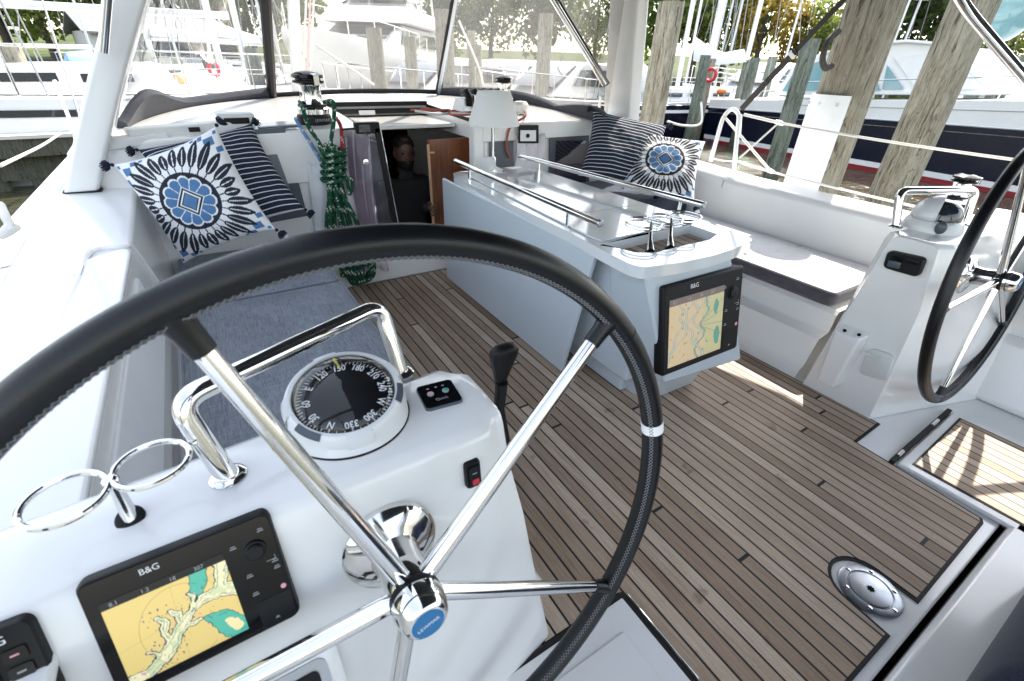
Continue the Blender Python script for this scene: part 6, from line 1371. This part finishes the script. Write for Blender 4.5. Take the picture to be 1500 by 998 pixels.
b = MB(); b.ell(D(262,119,16), .14, .14, .17, 14, 10); single(b, 'buoy', M['orange'], 'orange buoy on a boat rail in the port hood window', 'buoy', D(262,119,16))
def mast(px, top, foot, dist, w, label, fore=0):
    w *= .8
    p = D(px, top, dist); b = MB(); rt = thing('mast', (p.x,p.y,.6), label, 'mast', 'masts of boats in the harbour'); zt_ = max(p.z, 7); b.tube([(p.x,p.y,.6-1.2),(p.x,p.y,zt_)], w/2, 8); b.build('pole', M['alu'], rt); b = MB()
    for f in (.62,): b.tube([(p.x-.4,p.y+.2,lerp(.6,zt_,f)),(p.x+.4,p.y-.2,lerp(.6,zt_,f))], .015, 5)
    for s in (-1,1): b.tube([(p.x+s*.9,p.y-s*.5,.5),(p.x+s*.5,p.y-s*.25,lerp(.6,zt_,.6)),(p.x,p.y,zt_)], .012, 4)
    b.build('rigging', M['wire'], rt)
for a in [(1012,20,110,20,.20,'thick pale mast rising left of the boom tent'), (1024,20,110,23,.13,'thinner mast just right of the thick pale mast'), (1113,10,85,21,.20,'pale mast rising from the boom tent\'s right end'), (1060,20,80,34,.16,'thin far mast above the boom tent\'s middle'), (1070,20,80,38,.15,'thin far mast right of the boom tent\'s middle'), (1086,10,70,33,.15,'thin far mast in front of the yellow tree'), (1052,10,80,30,.12,'thin far mast above the boom tent\'s left half'), (1168,25,70,30,.14,'thin mast under the open sky'), (945,10,100,14,.10,'thin mast close to the starboard arch leg'),
  (1325,20,62,34,.15,'leaning-looking thin mast between the two big pilings'), (1345,10,62,36,.15,'thin mast left of the second big piling'), (1478,10,80,32,.16,'left thin mast of the group at the right edge'), (1492,10,80,34,.16,'right thin mast of the group at the right edge'), (338,0,100,17,.2,'thick white mast in the port hood window'), (296,0,90,24,.13,'thin mast left of the thick one in the port hood window'), (375,0,90,26,.14,'thin mast near the black corner binding'), (236,0,95,22,.10,'thin mast at the left of the port hood window'), (107,0,70,30,.12,'thin far mast left of the port arch leg')]: mast(*a)
# jetty by the navy boat
j0, j1 = Z(930,172,.0), Z(1022,164,.0); j2 = Z(1120,152,.0); u = (j1-j0).normalized(); w_ = V((-u.y,u.x,0)); w_ = w_ if w_.x+w_.y > 0 else -w_
jt = thing('jetty', j1, 'small timber jetty with pale deck behind the starboard pillows', 'jetty')
b = MB(); b.hexa([j0+V((0,0,-.06)), j1+V((0,0,-.06)), j1+w_*1.4+V((0,0,-.06)), j0+w_*1.4+V((0,0,-.06)), j0, j1, j1+w_*1.4, j0+w_*1.4]); b.build('jetty_deck', M['pier_top'], jt)
b = MB(); b.bar(j0+w_*.06+V((0,0,-.2)), j1+w_*.06+V((0,0,-.2)), .08, .26); b.build('fascia_board', M['dock_wood'], jt)
rope([D(978,178,9.5), D(1000,184,9.8), D(1026,181,10.2), D(1027,150,10.4)], .02, M['rope_white'], 'mooring_line', 'pale mooring line hanging under the jetty', 'rope')

# --- the navy motor yacht to starboard
A0, B0 = Z(1030,207,WZ), Z(1500,292,WZ); A0.z = B0.z = 0; u = (B0-A0); LAB = u.length; u.normalize(); nn = V((u.y,-u.x,0)); nn = nn if nn.dot(EYE-A0) > 0 else -nn
my = thing('motor_yacht', (A0.x,A0.y,WZ), 'navy blue motor yacht with white topsides and red bottom paint, behind the pilings', 'motor yacht')
def S(px, py, inset=0.): return PLN(px, py, A0 - nn*inset, nn)
LT = LAB*1.9; NS = 18
def fl(t, z): return .10*max(0, z-WZ) + .35*max(0, t-.45)**1.5*(z-WZ)
def inb(t): return 3.9*max(0, (t-.55)/.45)**2.4*.5
def hp(t, z, side=1): 
    p = A0 + u*(LT*t) ; off = fl(t, z) - inb(t)
    return V((p.x, p.y, z)) + (nn*off if side == 1 else -nn*(3.7+off-0.))
zl = S(1042,157).z; zr = S(1500,188).z; zn = lambda t: lerp(zl, zr, min(1.4, t*LT/LAB))
zd1, zd2 = S(1042,146).z, S(1500,143).z; zdk = lambda t: lerp(zd1, zd2, min(1.3, t*LT/LAB))
bands = [('bottom_paint','boot_red', lambda t: WZ-.3, lambda t: WZ+.10), ('boot_stripe','hull_white', lambda t: WZ+.10, lambda t: WZ+.22), ('hull','hull_navy', lambda t: WZ+.22, zn), ('topsides','hull_white', zn, zdk)]
for nm, mt, lo, hi in bands:
    b = MB(); K = 4; rows = []
    for k in range(NS+1):
        t = k/NS; rows.append([hp(t, lerp(lo(t),hi(t),j/K)) for j in range(K+1)] + [hp(t, lerp(hi(t),lo(t),j/K), -1) for j in range(K+1)])
    b.loft(rows); b.face(rows[0]); b.build(nm, M[mt], my, angle=50)
b = MB(); rows = [[hp(k/NS, zdk(k/NS)), hp(k/NS, zdk(k/NS)+.03).lerp(hp(k/NS, zdk(k/NS)+.03, -1), .5), hp(k/NS, zdk(k/NS), -1)] for k in range(NS+1)]; b.loft(rows); b.build('deck', M['deck_white'], my)
for dz, mt, r in ((.0,'alu',.022),(-.14,'dock_wood',.008)):
    b = MB(); b.tube([hp(k/NS, zn(k/NS)+dz)+nn*.01 for k in range(NS+1)], r, 8); b.build('rubbing_strake', M[mt], my)
b = MB(); b.tube([hp(k/NS, lerp(zn(k/NS),zdk(k/NS),.62))+nn*.004 for k in range(3,NS+1)], .010, 6); b.build('knuckle_line', M['seam_grey'], my)
for px, py in ((1335,163),(1404,165),(1470,168)):
    p = S(px,py) + nn*.10; b = MB(); zz = V((0,0,1)); b.loft([[p+u*(.17*math.cos(a))+zz*(.055*math.sin(a))-nn*.03 for a in [2*math.pi*i/24 for i in range(24)]],[p+u*(.17*math.cos(a))+zz*(.055*math.sin(a))+nn*.025 for a in [2*math.pi*i/24 for i in range(24)]]], True); pt = b.build('porthole', M['glass_dark'], my)
    b = MB(); b.tube([p+u*(.18*math.cos(a))+zz*(.062*math.sin(a))+nn*.02 for a in [2*math.pi*i/28 for i in range(28)]], .012, 8, True); b.build('porthole_rim', M['chrome'], pt)
for k in range(3):
    b = MB(); p, q = S(1138+k*9,151+k*1.5)+nn*.09, S(1160+k*9,153+k*1.5)+nn*.09; b.bar(p, q, .03, .03); b.build('louvre', M['black'], my)
ins = .55
hs = [(1136,138),(1160,98),(1200,78),(1262,66),(1330,62),(1385,66),(1402,76),(1456,133),(1440,140)]
near = [S(x,y,ins) for x,y in hs]; far = [p - nn*2.4 for p in near]
b = MB(); b.loft([near, far], True); 
b.build('deckhouse', M['hull_white'], my, bevel=.05, segs=3)
def sidepane(name, px, mt, inset=ins, th=.03): bb = MB(); bb.slab([S(x,y,inset-.03) for x,y in px], nn*th); return bb.build(name, M[mt], my, bevel=.006)
sidepane('side_window', [(1146,134),(1166,103),(1206,88),(1206,133)], 'glass_teal'); sidepane('side_window', [(1212,133),(1212,86),(1266,78),(1290,133)], 'glass_teal'); sidepane('side_window', [(1293,131),(1300,96),(1324,131)], 'glass_teal'); sidepane('canvas_screen', [(1310,84),(1386,76),(1444,131),(1344,133)], 'sail_cloth')
b = MB(); b.loft([[S(x,y,ins-.12) for x,y in ((1205,76),(1262,63),(1330,58),(1390,63),(1402,72))],[S(x,y,ins+2.6) for x,y in ((1205,76),(1262,63),(1330,58),(1390,63),(1402,72))]]); rf = b.build('roof', M['hull_white'], my); s_ = rf.modifiers.new('thick','SOLIDIFY'); s_.thickness = .06
b = MB(); prev = None
for k in range(10):
    t = .18+.09*k; p = hp(t, zdk(t)); p -= nn*.08; h_ = .42; b.tube([p, p+V((0,0,h_))], .012, 6)
    if prev: b.tube([prev+V((0,0,h_)), p+V((0,0,h_))], .014, 6)
    prev = p
b.build('hand_rail', M['chrome'], my)
b = MB(); p = A0 - u*.55; b.hexa([p+V((0,0,WZ+.32))-nn*.3, A0+V((0,0,WZ+.32))-nn*.1, A0+V((0,0,WZ+.32))-nn*3.4, p+V((0,0,WZ+.32))-nn*3.2, p+V((0,0,WZ+.42))-nn*.3, A0+V((0,0,WZ+.42))-nn*.1, A0+V((0,0,WZ+.42))-nn*3.4, p+V((0,0,WZ+.42))-nn*3.2]); b.build('swim_platform', M['hull_white'], my, bevel=.03)
b = MB(); b.ell(D(1484,4,22), .75, .75, 1.0, 20, 14); rd = single(b, 'radar_dome', M['glass_teal'], 'pale blue-green rounded cover right of the second big piling', 'cover', D(1484,4,22)); 
b = MB(); p = D(1484,4,22); b.tube([p+V((0,0,-.9)), V((p.x,p.y,WZ-.3))], .06, 8); b.build('pole', M['alu'], rd)
mb6 = copy_tree(mb2, label='white boat with dark windows behind the two mossy pilings at the right edge'); put(mb6, 1500, 24, 100, 1.2)
# ------------------------------------------------------------------ daylight
w = bpy.data.worlds.new('World'); sc.world = w; w.use_nodes = True; nt = w.node_tree
SUN = V((.85,.37,1.0)).normalized(); EL = math.asin(SUN.z); AZ = math.atan2(SUN.x, SUN.y)
sky = nt.nodes.new('ShaderNodeTexSky'); sky.sky_type = 'NISHITA'; sky.sun_disc = False; sky.sun_elevation = EL; sky.sun_rotation = AZ; sky.air_density = 1.3; sky.dust_density = 1.4; sky.ozone_density = 1.0
bg = nt.nodes['Background']; hs_ = nt.nodes.new('ShaderNodeHueSaturation'); hs_.inputs['Saturation'].default_value = .52; nt.links.new(sky.outputs[0], hs_.inputs['Color']); nt.links.new(hs_.outputs[0], bg.inputs[0]); bg.inputs[1].default_value = .135
sl = bpy.data.lights.new('sun', 'SUN'); sl.energy = 2.7; sl.angle = R(.53); sl.color = (1, .94, .85)
so = bpy.data.objects.new('sun', sl); COL.objects.link(so); so.rotation_euler = (-SUN).to_track_quat('-Z', 'Y').to_euler(); so.location = SUN*50
vs = sc.view_settings; sc.display_settings.display_device = 'sRGB'; vs.view_transform = 'Standard'; vs.look = 'None'; vs.exposure = 2.1; vs.gamma = 1; vs.use_curve_mapping = False
cy = sc.cycles; cy.use_denoising = True; cy.max_bounces = 8; cy.transparent_max_bounces = 16; cy.glossy_bounces = 5; cy.diffuse_bounces = 4; cy.caustics_reflective = False; cy.caustics_refractive = False; cy.sample_clamp_indirect = 8
